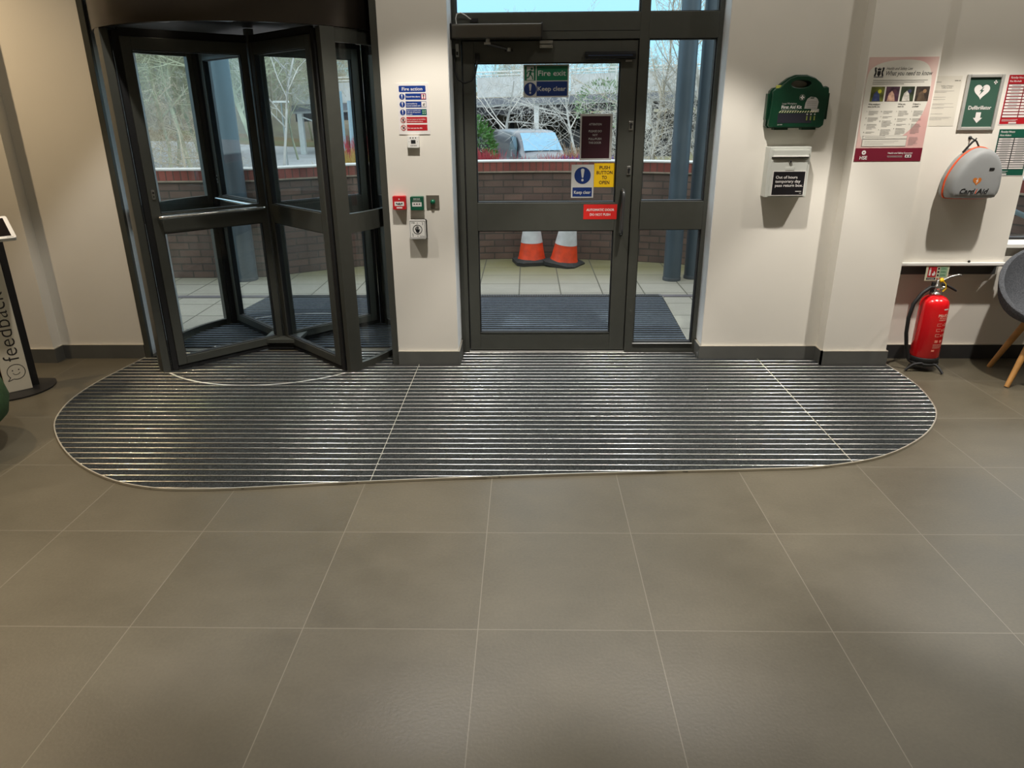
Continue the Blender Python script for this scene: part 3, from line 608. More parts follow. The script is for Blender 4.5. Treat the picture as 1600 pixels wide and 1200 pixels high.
f=MB(); holed(f,[(x_*.96+.007,z_*.965+.004) for x_,z_ in outl],hole,4.764,4.735,G1,k0); lid_=f.build('lid',t,.004)
for x_ in (.045,.215): f=MB(); f.box(k0.x+x_,k0.x+x_+.085,4.745,4.80,k0.z-.010,k0.z+.006,G1); f.build('catch',t,.002)
for x_ in (-.012,.352): f=MB(); f.box(k0.x+x_-.002,k0.x+x_+.008,4.75,4.795,k0.z+.05,k0.z+.20,G1); f.build('side_hinge',t,.002)
f=MB(); f.box(k0.x+.035,k0.x+.066,4.755,4.775,k0.z+.228,k0.z+.246,mat('yellow seal tag',(196,196,90),.5,var=.03)); tag(f.build('seal_tag',t,.002),'yellow seal tag')
s=Sign(wallT(k0.x,4.735,k0.z)); s.w=.0006
s.rect(.055,.030,.262,.086,mat('kit dark panel',(34,34,44),.5,var=.05)); s.disc(.190,.176,.017,M_lgrey); s.lay(); s.disc(.190,.176,.0155,G2); s.lay(); s.rect(.1785,.172,.2015,.180,M_signw); s.rect(.186,.1645,.194,.1875,M_signw)
s.text('Large Workplace',.072,.137,.0155,M_lgrey,.0,width=.088); s.text('First Aid Kit',.070,.113,.026,M_signw,.018,width=.122); s.text('BS8599-1:2019 Compliant',.072,.101,.009,M_lgrey,.0,width=.100)
s.poly([(.210,.112),(.288,.112),(.292,.150),(.284,.166),(.272,.176),(.240,.180),(.222,.168),(.213,.145)],M_lgrey); s.lay(); s.rect(.240,.170,.262,.175,G1)
for i in range(4): s.rect(.222,.120+.010*i,.282,.122+.010*i,M_grey)
s.rect(.252,.092,.300,.110,M_lgrey); s.lay()
for i in range(15):
    x_=.058+i*.0155; s.poly([(x_,.090),(x_+.006,.090),(x_+.014,.100),(x_+.008,.100)],mat('pale yellow print',(220,216,170),.5,var=.02))
for i in range(3):
    x_=.232+i*.023; s.disc(x_,.080,.005,M_lgrey,10); s.rect(x_-.004,.045,x_+.004,.070,mat('khaki print',(120,130,60),.5,var=.02))
s.text('BS 8599',.058,.018,.009,M_lgrey); s.build('front_label',lid_)
# return box
t=thing('pass_return_box','grey white metal key return box with a black label below the first aid kit','mail box',(1.64,4.75,1.12))
M_box=mat('grey white enamel',(196,198,190),.4,var=.02)
f=MB(); f.box(1.514,1.772,4.725,4.815,1.120,1.425,M_box); f.build('box_body',t,.003)
f=MB(); f.box(1.532,1.757,4.719,4.725,1.128,1.350,M_box); dr_=f.build('door',t,.0015)
f=MB(); f.box(1.534,1.755,4.708,4.725,1.371,1.408,M_box); f.box(1.534,1.755,4.703,4.725,1.366,1.374,M_white); f.box(1.530,1.759,4.7195,4.725,1.358,1.366,mat('slot shadow gap',(60,60,58),.6,var=.03)); f.build('letter_flap',t,.0015)
f=MB(); f.cyl((1.647,4.719,1.338),(1.647,4.710,1.338),.0095,M_chrome,16); f.cyl((1.647,4.7101,1.338),(1.647,4.7085,1.338),.006,M_gasket,12); f.build('lock',dr_)
f=MB(); f.box(1.620,1.677,4.7165,4.719,1.287,1.305,M_box); f.build('name_holder',dr_,.001)
s=Sign(wallT(1.548,4.7185,1.132)); s.slab(0,0,.205,.150,.0008,M_signw); s.rect(.004,.004,.201,.146,mat('label black',(22,20,24),.4,var=.03)); s.lay()
s.text('Out of hours',.020,.104,.024,M_signw,.014,width=.135); s.text('temporary day',.020,.079,.024,M_signw,.014,width=.158); s.text('pass return box.',.020,.054,.024,M_signw,.014,width=.174)
s.rect(.152,.0225,.190,.0285,M_lgrey); s.rect(.178,.012,.190,.016,M_lgrey); s.build('label',dr_)
# health and safety law poster
t=thing('safety_law_poster','large pink and white health and safety law poster with maroon footer on the column','poster',(2.23,4.69,1.34))
M_pw=mat('poster paper',(214,186,176),.5,var2=(212,166,160),scale=4); M_pw2=mat('poster plain',(216,212,200),.5,var=.01); M_wine=mat('wine red print',(112,20,42),.45,var=.02)
s=Sign(wallT(2.030,4.6995,1.338)); s.slab(0,0,.408,.590,.0012,M_pw); s.rect(0,0,.408,.078,M_wine)
s.poly(smooth([(.002,.30),(.002,.47),(.03,.535),(.12,.568),(.25,.575),(.34,.555),(.380,.49),(.388,.38),(.372,.29),(.335,.215),(.27,.15),(.18,.112),(.08,.105),(.015,.15),(.002,.30)],4)[:-1],M_pw2); s.lay()
# crest as a plain heraldic group: shield, crown and two supporters
s.poly([(.058,.515),(.078,.515),(.078,.495),(.068,.482),(.058,.495)],M_blk); s.poly([(.058,.518),(.055,.532),(.063,.526),(.068,.536),(.073,.526),(.081,.532),(.078,.518)],M_blk)
s.line([(.044,.486),(.050,.506),(.044,.525)],.010,M_blk); s.line([(.092,.486),(.086,.506),(.092,.525)],.010,M_blk); s.disc(.045,.529,.006,M_blk,10); s.disc(.091,.529,.006,M_blk,10); s.rect(.040,.478,.096,.485,M_grey)
s.text('Health and Safety Law',.108,.520,.023,M_blk,0,.25,width=.155); s.text('What you need to know',.106,.490,.036,M_blk,.006,.25,width=.275)
def lines(u0,u1,v,n,dv,m=M_grey,h=.0016,rs=random.Random(3)):
    for i in range(n): s.rect(u0,v-dv*i,u1-(u1-u0)*(rs.random()*.18 if i<n-1 else .45),v-dv*i+h,m)
lines(.040,.378,.462,3,.010,M_blk,.0022)
PH=[((92,96,40),(60,70,110),(200,200,60)),((70,44,58),(188,150,128),(96,60,66)),((48,58,38),(196,190,180),(60,60,90)),((58,48,40),(90,74,58),(140,110,80))]
for i in range(4):
    u=.038+.089*i; s.rect(u,.345,u+.080,.428,mat('photo print dark %d'%i,PH[i][0],.5,var=.5,scale=30)); s.lay()
    s.poly([(u+.012,.347),(u+.060,.347),(u+.052,.385),(u+.036,.405),(u+.020,.390)],mat('photo print mid %d'%i,PH[i][1],.5,var=.3,scale=40)); s.disc(u+.052,.402,.011,mat('photo print light %d'%i,PH[i][2],.5,var=.2),12); s.w-=.0005
s.lay(); s.text('What employers',.034,.326,.013,M_blk,.01,width=.072); s.text('must do for you',.034,.313,.013,M_blk,.01,width=.070); s.text('What you',.212,.326,.013,M_blk,.01,width=.044); s.text('must do',.212,.313,.013,M_blk,.01,width=.036); s.text("If there's a",.300,.326,.013,M_blk,.01,width=.046); s.text('problem',.300,.313,.013,M_blk,.01,width=.036)
for c_,(u,bl) in enumerate(((.030,(4,4,5,2,4)),(.118,(3,2,6,6,7)),(.208,(5,3,2,6)),(.298,(5,3,9)))):
    v=.290
    for b_,n_ in enumerate(bl):
        s.text(str((b_+1+(5 if c_==1 else 0))),u,v-.004,.010,M_blk,.01); lines(u+.014,u+.076,v,n_,.0066); v-=.0066*n_+.011
s.rect(.032,.088,.300,.130,M_grey); s.rect(.032,.131,.300,.150,M_grey); s.lay(); s.rect(.0335,.0895,.2985,.1285,M_pw2); s.rect(.0335,.1325,.2985,.1485,M_pw2); s.lay(); lines(.045,.26,.118,3,.009,M_lgrey); lines(.045,.27,.141,1,.009,M_grey); lines(.312,.37,.140,7,.0072)
s.text('HSE',.030,.012,.028,M_signw,.02,width=.046); s.disc(.053,.052,.013,M_signw,18); s.lay(); s.disc(.053,.052,.005,M_wine,4); s.w-=.0005
s.text('Health and Safety Executive',.200,.044,.014,M_signw,.012,width=.150); s.rect(.200,.030,.292,.032,M_lgrey); s.rect(.200,.024,.292,.026,M_lgrey); s.rect(.308,.022,.346,.038,M_signw); s.lay(); s.rect(.313,.026,.323,.034,M_blk); s.rect(.330,.026,.341,.034,M_blk)
s.build('poster_sheet',t)
f=MB(); s2=Sign(wallT(2.462,4.7645,1.540)); s2.slab(0,0,.170,.285,.0008,mat('insurance paper',(214,208,194),.5,var=.01)); s=s2
s.text('Certificate of Employers',.088,.226,.0085,M_blk,0,align='CENTER',width=.072); s.text('Liability Insurance',.088,.216,.0085,M_blk,0,align='CENTER',width=.060); s.rect(.128,.257,.150,.260,M_blk); s.disc(.158,.2585,.003,M_blk,8); s.rect(.01,.250,.05,.252,M_grey)
for v,n_ in ((.20,2),(.165,1),(.152,1),(.128,2),(.108,2),(.070,1),(.050,3)): lines(.014,.155,v,n_,.007,M_lgrey,.002)
tag(s2.build('insurance_certificate'),'plain white certificate sheet on the wall just right of the safety law poster','paper')
# framed defibrillator sign
t=thing('defibrillator_sign','green defibrillator sign in a silver snap frame above the hanging defibrillator bag','sign',(2.77,4.75,1.515))
f=MB(); X0,X1,Z0,Z1=2.658,2.882,1.514,1.834; b_=.020
for x0,x1,z0,z1 in ((X0,X0+b_,Z0,Z1),(X1-b_,X1,Z0,Z1),(X0+b_,X1-b_,Z0,Z0+b_),(X0+b_,X1-b_,Z1-b_,Z1)): f.box(x0,x1,4.752,4.765,z0,z1,M_silver)
tag(f.build('frame',t,.004),'silver snap frame')
M_dg=mat('defib sign green',(56,88,74),.45,var=.02)
s=Sign(wallT(X0+b_,4.764,Z0+b_)); s.slab(0,0,X1-X0-2*b_,Z1-Z0-2*b_,.002,M_dg); cx_=(X1-X0-2*b_)/2
s.lay()
def heart(s,u,v,k,m):
    P=[]
    for i in range(36):
        a=2*PI*i/36; P.append((u+k*16*math.sin(a)**3/16,v+k*(13*math.cos(a)-5*math.cos(2*a)-2*math.cos(3*a)-math.cos(4*a))/16))
    s.poly(P,m)
heart(s,cx_-.008,.205,.047,M_signw); s.lay(); s.poly([(cx_+.004,.232),(cx_-.022,.204),(cx_-.010,.204),(cx_-.020,.180),(cx_+.006,.210),(cx_-.006,.210)],M_dg)
s.text('Defibrillator',cx_,.100,.031,M_signw,.016,align='CENTER',width=.138); s.poly([(cx_-.015,.084),(cx_+.015,.084),(cx_+.015,.052),(cx_+.028,.052),(cx_,.022),(cx_-.028,.052),(cx_-.015,.052)],M_signw)
s.rect(.146,.250,.168,.257,M_signw); s.rect(.1535,.2425,.1605,.2645,M_signw); s.build('sign_panel',t)
# staff lists
def list_sheet(name,label,x0,z0,w_,h_,m,title,rows,dark):
    s=Sign(wallT(x0,4.7645,z0)); s.slab(0,0,w_,h_,.001,M_signw); s.rect(.004,.004,w_-.004,h_-.004,m); s.lay()
    s.text(title[0],.014,h_-.024,.0165,M_signw,.012,.2,width=.086); s.text(title[1],.012,h_-.044,.0145,M_signw,.012,.2,width=.070)
    s.rect(.009,.040,w_-.009,h_-.053,dark); s.lay(); n_=rows; dv=(h_-.053-.042)/n_
    for i in range(n_):
        for u0,u1 in ((.012,w_*.5-.003),(w_*.5+.003,w_-.012)):
            s.rect(u0,.043+dv*i,u1,.043+dv*i+dv*.66,M_signw)
    s.lay()
    for i in range(3,n_):
        for u0,u1 in ((.012,w_*.5-.003),(w_*.5+.003,w_-.012)): s.rect(u0+.020,.043+dv*i+dv*.25,u1-.018,.043+dv*i+dv*.42,M_grey)
    s.rect(.014,.028,.110,.030,M_signw); s.rect(.014,.021,.100,.023,M_signw); s.rect(.058,.007,.105,.015,M_signw)
    return tag(s.build(name),label,'notice')
list_sheet('fire_marshal_list','red bordered staff list cut by the right edge of the photo beside the defibrillator sign',2.906,1.545,.212,.287,M_red,('Faraday House','Fire Marshalls'),11,mat('dark red rules',(120,16,28),.5,var=.02))
list_sheet('first_aider_list','green bordered staff list directly below the red list',2.918,1.240,.212,.283,mat('list green',(20,84,66),.45,var=.02),('Faraday House','First Aiders'),14,M_blk)
# defibrillator bag on a hook
t=thing('defibrillator_bag','grey rounded defibrillator bag with orange zip hanging from a wall hook','bag',(2.76,4.7,1.11))
M_bag=mat('grey moulded fabric',(150,152,152),.6,var=.05,scale=6,bump=.12,bscale=500); M_or=mat('orange zip piping',(226,84,34),.5,var=.04)
def bag_out(k=1,n=40):
    P=[(-.145,.0),(-.155,.02),(-.158,.06),(-.150,.12),(-.125,.18),(-.09,.235),(-.045,.275),(0,.295),(.05,.29),(.095,.262),(.125,.22),(.145,.165),(.152,.10),(.150,.04),(.138,.01),(.12,-.004),(0,-.008),(-.12,-.004)]
    Q=smooth(P+[P[0]],3)[:-1]; c=Vector((0,.13))
    return [tuple(c+(Vector(p)-c)*k) for p in Q]
def loft(f,rings,m,cap0=True,cap1=True,smooth_=True):
    n=len(rings[0]); vs=[p for r_ in rings for p in r_]; fs=[]
    for i in range(len(rings)-1):
        for k in range(n): fs.append((i*n+k,i*n+(k+1)%n,(i+1)*n+(k+1)%n,(i+1)*n+k))
    f.add(vs,fs,m,smooth_)
    if cap0: f.add(rings[0],[tuple(range(n))],m,smooth_)
    if cap1: f.add(rings[-1],[tuple(range(n))[::-1]],m,smooth_)
bx,bz=2.772,1.120
f=MB(); loft(f,[[(bx+p[0],y_,bz+p[1]) for p in bag_out(k)] for y_,k in ((4.763,.90),(4.757,.97),(4.735,1.0),(4.708,1.0))],M_bag); f.build('back_shell',t)
f=MB(); loft(f,[[(bx+p[0],y_,bz+p[1]) for p in bag_out(k)] for y_,k in ((4.700,1.0),(4.670,.995),(4.645,.975),(4.628,.94),(4.618,.88),(4.613,.78),(4.611,.6),(4.611,.3),(4.611,.05))],M_bag); fs__=f.build('front_shell',t)
for y_ in (4.706,4.699):
    f=MB(); P=[(bx+p[0],y_,bz+p[1]) for p in bag_out(1.012)]; f.tube(P+[P[0]],.0042,M_or,8); f.build('piping',t)
f=MB(); loft(f,[[(bx+p[0],y_,bz+p[1]) for p in bag_out(.996)] for y_ in (4.7065,4.6985)],M_gasket); f.build('zip',t)
f=MB(); hk=(2.752,4.705,1.458); M_st=mat('black webbing',(26,26,28),.7,var=.1)
f.tube([(2.700,4.72,1.385),(2.722,4.715,1.420),(2.742,4.708,1.450),hk],[.006]*4,M_st,6); f.tube([(2.802,4.72,1.400),(2.785,4.715,1.425),(2.765,4.708,1.450),hk],[.005]*4,M_st,6); f.build('strap',t)
s=Sign(wallT(bx,4.6108,bz)); s.w=.0006
heart(s,-.012,.105,.026,mat('heart orange',(196,112,44),.5,var=.02)); s.lay(); s.poly([(-.004,.122),(-.020,.104),(-.012,.104),(-.018,.088),(-.002,.107),(-.010,.107)],M_signw)
s.text('Card',-.108,.030,.042,M_blk,.022,.28,width=.092); s.text('i',-.013,.030,.042,M_or,.022,.28); s.text('Aid',-.001,.030,.042,M_blk,.022,.28,width=.074)
s.build('badge',fs__)
f=MB(); f.rbox(bx+.048,bx+.078,4.608,4.616,bz+.168,bz+.182,M_gasket,.005); f.build('pull_tab',t)
f=MB(); f.tube([(2.752,4.765,1.468),(2.752,4.735,1.465),(2.752,4.705,1.458),(2.752,4.695,1.470)],.004,M_gasket,8); f.lathe([(.0,0),(.011,0),(.010,.006),(.0,.008)],M_gasket,T=Matrix.Translation((2.752,4.765,1.470))@Matrix.Rotation(R(90),4,'X')); tag(f.build('wall_hook'),'small black wall hook holding the defibrillator bag strap','hook')
f=MB(); f.lathe([(.007,0),(.009,.006),(.006,.014),(0,.015)],M_gasket,(2.905,4.75,.6945),12); tag(f.build('door_stop'),'tiny black rubber stud on the white ledge above the extinguisher','stud')
# extinguisher id sign
s=Sign(wallT(2.632,4.742,.576)); s.slab(0,0,.150,.100,.002,mat('photoluminescent board',(206,204,176),.5,var=.01)); s.rect(.014,.024,.070,.094,M_red); s.rect(.092,.024,.140,.094,mat('pale green print',(150,184,150),.5,var=.02)); s.rect(.012,.006,.070,.020,M_blk); s.lay(); s.rect(.022,.034,.034,.074,M_signw); s.rect(.026,.076,.030,.086,M_signw); s.poly([(.044,.034),(.060,.034),(.064,.050),(.054,.066),(.050,.050),(.042,.048)],M_signw)
for i in range(3):
    s.rect(.076,.030+.022*i,.088,.042+.022*i,M_blk); s.rect(.096,.032+.022*i,.132,.034+.022*i,M_green); s.rect(.096,.038+.022*i,.128,.040+.022*i,M_green)
s.text('FOAM',.018,.009,.010,M_signw,.02,width=.042); s.disc(.082,.013,.005,M_red,10); s.rect(.094,.010,.116,.020,mat('sticker orange',(200,110,70),.5,var=.02))
tag(s.build('extinguisher_sign'),'small red and green extinguisher identification board behind the extinguisher head','sign')

# ================================================================ fire extinguisher
ex,ey=2.672,4.635
t=thing('fire_extinguisher','tall red foam fire extinguisher with black hose and yellow tag standing by the column','fire extinguisher',(ex,ey,0))
M_er=mat('extinguisher red enamel',(214,18,26),.22,var=.03,coat=.4)
f=MB(); f.lathe([(.0,.085),(.080,.085),(.088,.10),(.088,.435),(.086,.455),(.078,.475),(.062,.492),(.040,.503),(.028,.508),(.026,.520),(0,.520)],M_er,(ex,ey,0),40); cyl_=f.build('cylinder',t)
f=MB(); f.lathe([(.0,.052),(.082,.052),(.091,.062),(.0915,.092),(.0895,.095),(.0885,.095)],M_gasket,(ex,ey,0),40); f.build('base_boot',t)
f=MB(); f.lathe([(.028,.505),(.036,.512),(.036,.520),(.022,.526),(.020,.545),(.028,.552),(.028,.566),(.018,.574),(.018,.602),(.010,.610),(0,.611)],M_chrome,(ex,ey,0),24)
f.cyl((ex-.03,ey-.01,.556),(ex+.034,ey-.01,.556),.012,M_chrome,14); f.cyl((ex+.02,ey-.03,.545),(ex+.02,ey-.012,.545),.012,M_chrome,14); f.build('valve',t)
f=MB(); f.tube([(ex-.005,ey,.596),(ex+.03,ey-.005,.606),(ex+.065,ey-.01,.628),(ex+.105,ey-.015,.640),(ex+.125,ey-.015,.638)],[.008,.009,.008,.007,.005],M_steel,8); f.build('lever',t)
f=MB(); f.tube([(ex+.01,ey,.580),(ex+.045,ey-.008,.572),(ex+.085,ey-.012,.552),(ex+.115,ey-.015,.535)],[.008,.009,.008,.006],M_gasket,8); f.build('carry_handle',t)
f=MB(); f.tube([(ex-.02,ey-.01,.556),(ex-.06,ey-.02,.560),(ex-.11,ey-.03,.525),(ex-.155,ey-.035,.455),(ex-.172,ey-.04,.36),(ex-.168,ey-.04,.26),(ex-.150,ey-.035,.18),(ex-.128,ey-.03,.12),(ex-.115,ey-.03,.08)],[.009]+[.0125]*7+[.014],M_gasket,12); f.build('hose',t)
f=MB(); f.tube([(ex+.012,ey-.025,.602),(ex+.028,ey-.032,.585),(ex+.034,ey-.034,.555),(ex+.018,ey-.034,.535)],.0025,M_yellow,6); f.lathe([(0,0),(.014,0),(.014,.004),(0,.004)],M_yellow,T=Matrix.Translation((ex+.002,ey-.022,.608))@Matrix.Rotation(R(60),4,'X'),n=14); tag(f.build('safety_tag',t),'yellow safety seal and pin tag')
# curved lettering on the cylinder
def on_cyl(body,a_mid,z,size,m,width=None,bold=0,f=None,rad=.0886):
    vs,fs=text_geo(body,size,bold,0,'CENTER')
    if not vs: return
    xs=[p[0] for p in vs]; k=(width/(max(xs)-min(xs))) if width else 1
    f.add([(ex+rad*math.cos(a_mid+p[0]*k/rad),ey+rad*math.sin(a_mid+p[0]*k/rad),z+p[1]) for p in vs],fs,m)
f=MB(); f.keep=True; am=R(-62); M_ep=mat('extinguisher print',(236,190,170),.5,var=.02)
on_cyl('P50-FOAM',am,.378,.026,M_ep,.100,.02,f); on_cyl('FIRE EXTINGUISHER',am,.366,.010,M_ep,.080,.01,f); on_cyl('FOAM SPRAY 6 LITRE',am,.354,.010,M_ep,.082,.01,f)
def patch(a0,a1,z0,z1,m,n=6):
    vs=[]
    for i in range(n+1):
        a=a0+(a1-a0)*i/n; vs+=[(ex+.0885*math.cos(a),ey+.0885*math.sin(a),z0),(ex+.0885*math.cos(a),ey+.0885*math.sin(a),z1)]
    f.add(vs,[(2*i,2*i+2,2*i+3,2*i+1) for i in range(n)],m)
for i in range(3):
    z_=.318-.036*i; on_cyl(str(i+1),am-R(4),z_,.018,M_ep,None,.02,f)
    for d_ in (0,.007,.014): patch(am+R(3),am+R(32),z_+d_,z_+d_+.0018,M_ep)
    patch(am-R(30),am-R(12),z_,z_+.0015,M_ep); patch(am-R(30),am-R(12),z_+.016,z_+.0175,M_ep); patch(am-R(30),am-R(29),z_,z_+.0175,M_ep,1)
for i in range(2): patch(am-R(28)+R(22)*i,am-R(14)+R(22)*i,.205,.222,mat('extinguisher print soft',(224,130,110),.5,var=.3,scale=200),4)
for i in range(4): patch(am-R(32),am+R(30-8*i),.192-.008*i,.1935-.008*i,M_ep)
patch(am-R(34),am-R(22),.145,.157,MATS['extinguisher print soft'],3); patch(R(-75),R(-50),.424,.432,M_signw,4)
f.build('printing',cyl_)
t2=thing('extinguisher_stand','black tubular floor stand with two splayed feet under the extinguisher','stand',(ex,ey,0))
f=MB(); f.lathe([(0,0.040),(.085,0.040),(.094,.046),(.094,.060),(.092,.060),(.092,.0515),(0,.0515)],M_gasket,(ex,ey,0),32); f.build('tray',t2)
f=MB(); f.tube([(2.740,4.500,.008),(2.730,4.520,.030),(2.715,4.545,.050),(2.69,4.556,.058),(2.65,4.560,.060),(2.60,4.56,.058),(2.575,4.565,.050),(2.552,4.568,.030),(2.530,4.570,.008)],.0085,M_gasket,10); f.build('front_feet',t2)
f=MB(); f.box(ex-.03,ex-.006,ey+.012,ey+.03,.50,.585,M_gasket); f.build('wall_bracket',t)

# ================================================================ grey armchair
cx0,cy0=3.315,4.425; ph=math.atan2(-.955,-.295)
t=thing('armchair','grey felt tub chair with splayed oak legs at the right edge of the room','chair',(cx0,cy0,0))
M_felt=mat('charcoal wool felt',(86,88,92),.95,var=.25,scale=120,bump=.5,bscale=260,spec=.1)
M_oak=mat('oak',(176,128,70),.5,var=.15,scale=14)
def chair_shell():
    f=MB(); NA=48; NT=12; inner=[]; outer=[]
    for layer in (0,1):
        rings=[]
        for j in range(NT+1):
            tt=j/NT; ring=[]
            for i in range(NA):
                th=2*PI*i/NA; c_=math.cos(th); s_=math.sin(th)   # th=0 front
                back=.5*(1-c_)                                    # 0 front, 1 back
                hr=.445+.36*min(1,(back/.95))**1.15 if back>.05 else .445
                hr=.43+.36*(back**1.25)
                Rx=.262+.035*back; Ry=.300
                lean=.06*back*tt**2
                rr=(math.sin(tt*PI/2))**.75
                z_=.395+(hr-.395)*(tt**2.6)
                x_=c_*Rx*rr*(1+.0)-lean; y_=s_*Ry*rr
                if layer: z_-=.028*(1-tt*.9); k_=1+.028/.28*min(1,tt*1.2); x_*=k_; y_*=k_
                X_=cx0+x_*math.cos(ph)-y_*math.sin(ph); Y_=cy0+x_*math.sin(ph)+y_*math.cos(ph)
                ring.append((X_,Y_,z_))
            rings.append(ring)
        (inner if layer==0 else outer).extend(rings)
    loft(f,inner[1:],M_felt,True,False); loft(f,outer[1:],M_felt,True,False)
    rim=[inner[-1],[( (a[0]+b[0])/2,(a[1]+b[1])/2,max(a[2],b[2])+.010) for a,b in zip(inner[-1],outer[-1])],outer[-1]]
    loft(f,rim,M_felt,False,False)
    return f
chair_shell().build('shell_seat',t)
f=MB(); 
feet=[(3.139,4.66),(3.02,4.275),(3.46+.03,4.19),(3.61,4.575)]
for fx,fy in feet:
    f=MB(); tx=cx0+(fx-cx0)*.42; ty=cy0+(fy-cy0)*.42; f.tube([(fx,fy,0.001),(fx+(tx-fx)*.5,fy+(ty-fy)*.5,.20),(tx,ty,.395)],[.015,.020,.023],M_oak,12); f.build('leg',t)
f=MB(); f.tube([(cx0+(feet[0][0]-cx0)*.45,cy0+(feet[0][1]-cy0)*.45,.37),(cx0+(feet[2][0]-cx0)*.45,cy0+(feet[2][1]-cy0)*.45,.37)],.018,M_oak,8); f.tube([(cx0+(feet[1][0]-cx0)*.45,cy0+(feet[1][1]-cy0)*.45,.37),(cx0+(feet[3][0]-cx0)*.45,cy0+(feet[3][1]-cy0)*.45,.37)],.018,M_oak,8); f.build('cross_frame',t)

# ================================================================ feedback kiosk
t=thing('feedback_kiosk','white feedback kiosk post with smiley speech bubble and tilted tablet at the left edge','kiosk',(-3.25,4.22,0))
M_kd=mat('kiosk dark steel',(20,18,18),.5,var=.05); M_kw=mat('kiosk white panel',(216,208,188),.5,var=.01)
f=MB(); c_=Vector((-3.30,4.24)); P=[]
for i in range(64):
    a=2*PI*i/64; P.append((c_.x+.245*math.cos(a),min(4.415,c_.y+.245*math.sin(a))))
f.add([(p[0],p[1],.0005) for p in P]+[(p[0],p[1],.010) for p in P],[tuple(range(64)),tuple(range(64,128))]+[(i,(i+1)%64,64+(i+1)%64,64+i) for i in range(64)],M_kd); f.build('base_plate',t)
ud=Vector((.7071,.7071,0)); nd=Vector((.7071,-.7071,0)); pc=Vector((-3.212,4.185,0))
def kT(o_): 
    m_=Matrix.Identity(4)
    for i in range(3): m_[i][0]=ud[i]; m_[i][1]=(0,0,1)[i]; m_[i][2]=nd[i]; m_[i][3]=o_[i]
    return m_
T=kT(pc)
f=MB(); vs=lambda u0,u1,v0,v1,w0,w1:[T@Vector((u,v,w)) for u in (u0,u1) for v in (v0,v1) for w in (w0,w1)]
BF=[(0,1,3,2),(4,6,7,5),(0,4,5,1),(2,3,7,6),(0,2,6,4),(1,5,7,3)]
f.add(vs(-.075,.118,.010,.98,-.075,-.045),BF,M_kd); f.add(vs(-.06,.06,.010,.98,-.045,-.016),BF,M_kd); f.build('back_column',t)
f=MB(); f.add(vs(-.071,.071,.010,.97,-.016,0),BF,M_kw); fp_=f.build('front_panel',t,.002)
s=Sign(T); s.w=.0006; M_ln=mat('kiosk line print',(40,36,34),.6,var=.02)
# smiling speech bubble
s.ring(.006,.135,.046,.050,M_ln,40,-118+0,222); 
s.line([(-.018,.091),(-.047,.082),(-.031,.104)],.004,M_ln); s.disc(-.012,.146,.004,M_ln,10); s.disc(.022,.147,.004,M_ln,10); s.ring(.006,.138,.019,.0225,M_ln,14,205,335)
vs_,fs_=text_geo('feedback',.124,-.008,0,'LEFT',1.0)
s.add([s.P(.040-p[1],.205+p[0]) for p in vs_],fs_,M_ln); s.build('lettering',fp_)
f=MB(); corner=Vector((-2.925,4.10,.980)); up_=(Vector((-.7071,.7071,0))*math.cos(R(32))+Vector((0,0,1))*math.sin(R(32))); nn=ud.cross(up_)
def tT(o_):
    m_=Matrix.Identity(4)
    for i in range(3): m_[i][0]=ud[i]; m_[i][1]=up_[i]; m_[i][2]=nn[i]; m_[i][3]=o_[i]
    return m_
T3=tT(corner-ud*.262)
f.rbox(0,.262,-.011,.011,0,.20,M_white,.012,T3@Matrix(((1,0,0,0),(0,0,1,0),(0,-1,0,0),(0,0,0,1))),'y'); o=f.build('tablet_case',t,.002)
s=Sign(T3); s.w=.0118; s.rect(.022,.020,.240,.180,mat('dark tablet screen',(24,20,20),.15,var=.05)); s.lay(); s.rect(.215,.008,.250,.011,M_grey); s.build('screen',o)
f=MB(); f.cyl(pc+Vector((0,0,.9))+nd*-.03,corner-ud*.131+up_*.10-nn*.012,.02,M_kd,10); f.build('neck',t)
# green pouffe
px_,py_=-3.08,3.30
t=thing('pouffe','dark green rounded upholstered seat cut off by the left edge of the photo','pouffe',(px_,py_,0))
f=MB(); f.lathe([(0,.085),(.20,.085),(.30,.11),(.365,.17),(.385,.25),(.37,.33),(.32,.40),(.24,.43),(0,.44)],mat('dark green wool',(44,72,34),.9,var=.12,scale=60,bump=.3,bscale=200),(px_,py_,0),48); f.build('cushion',t)
f=MB(); f.lathe([(0,0.001),(.17,0.001),(.17,.085),(0,.085)],M_gasket,(px_,py_,0),32,smooth=False); f.build('plinth',t)
# ================================================================ OUTDOORS
f=MB(); f.box(-9,9,5.12,9.2,-.1,0,M_pave)
o=struct('ground_paving',f); o['kind']='structure'
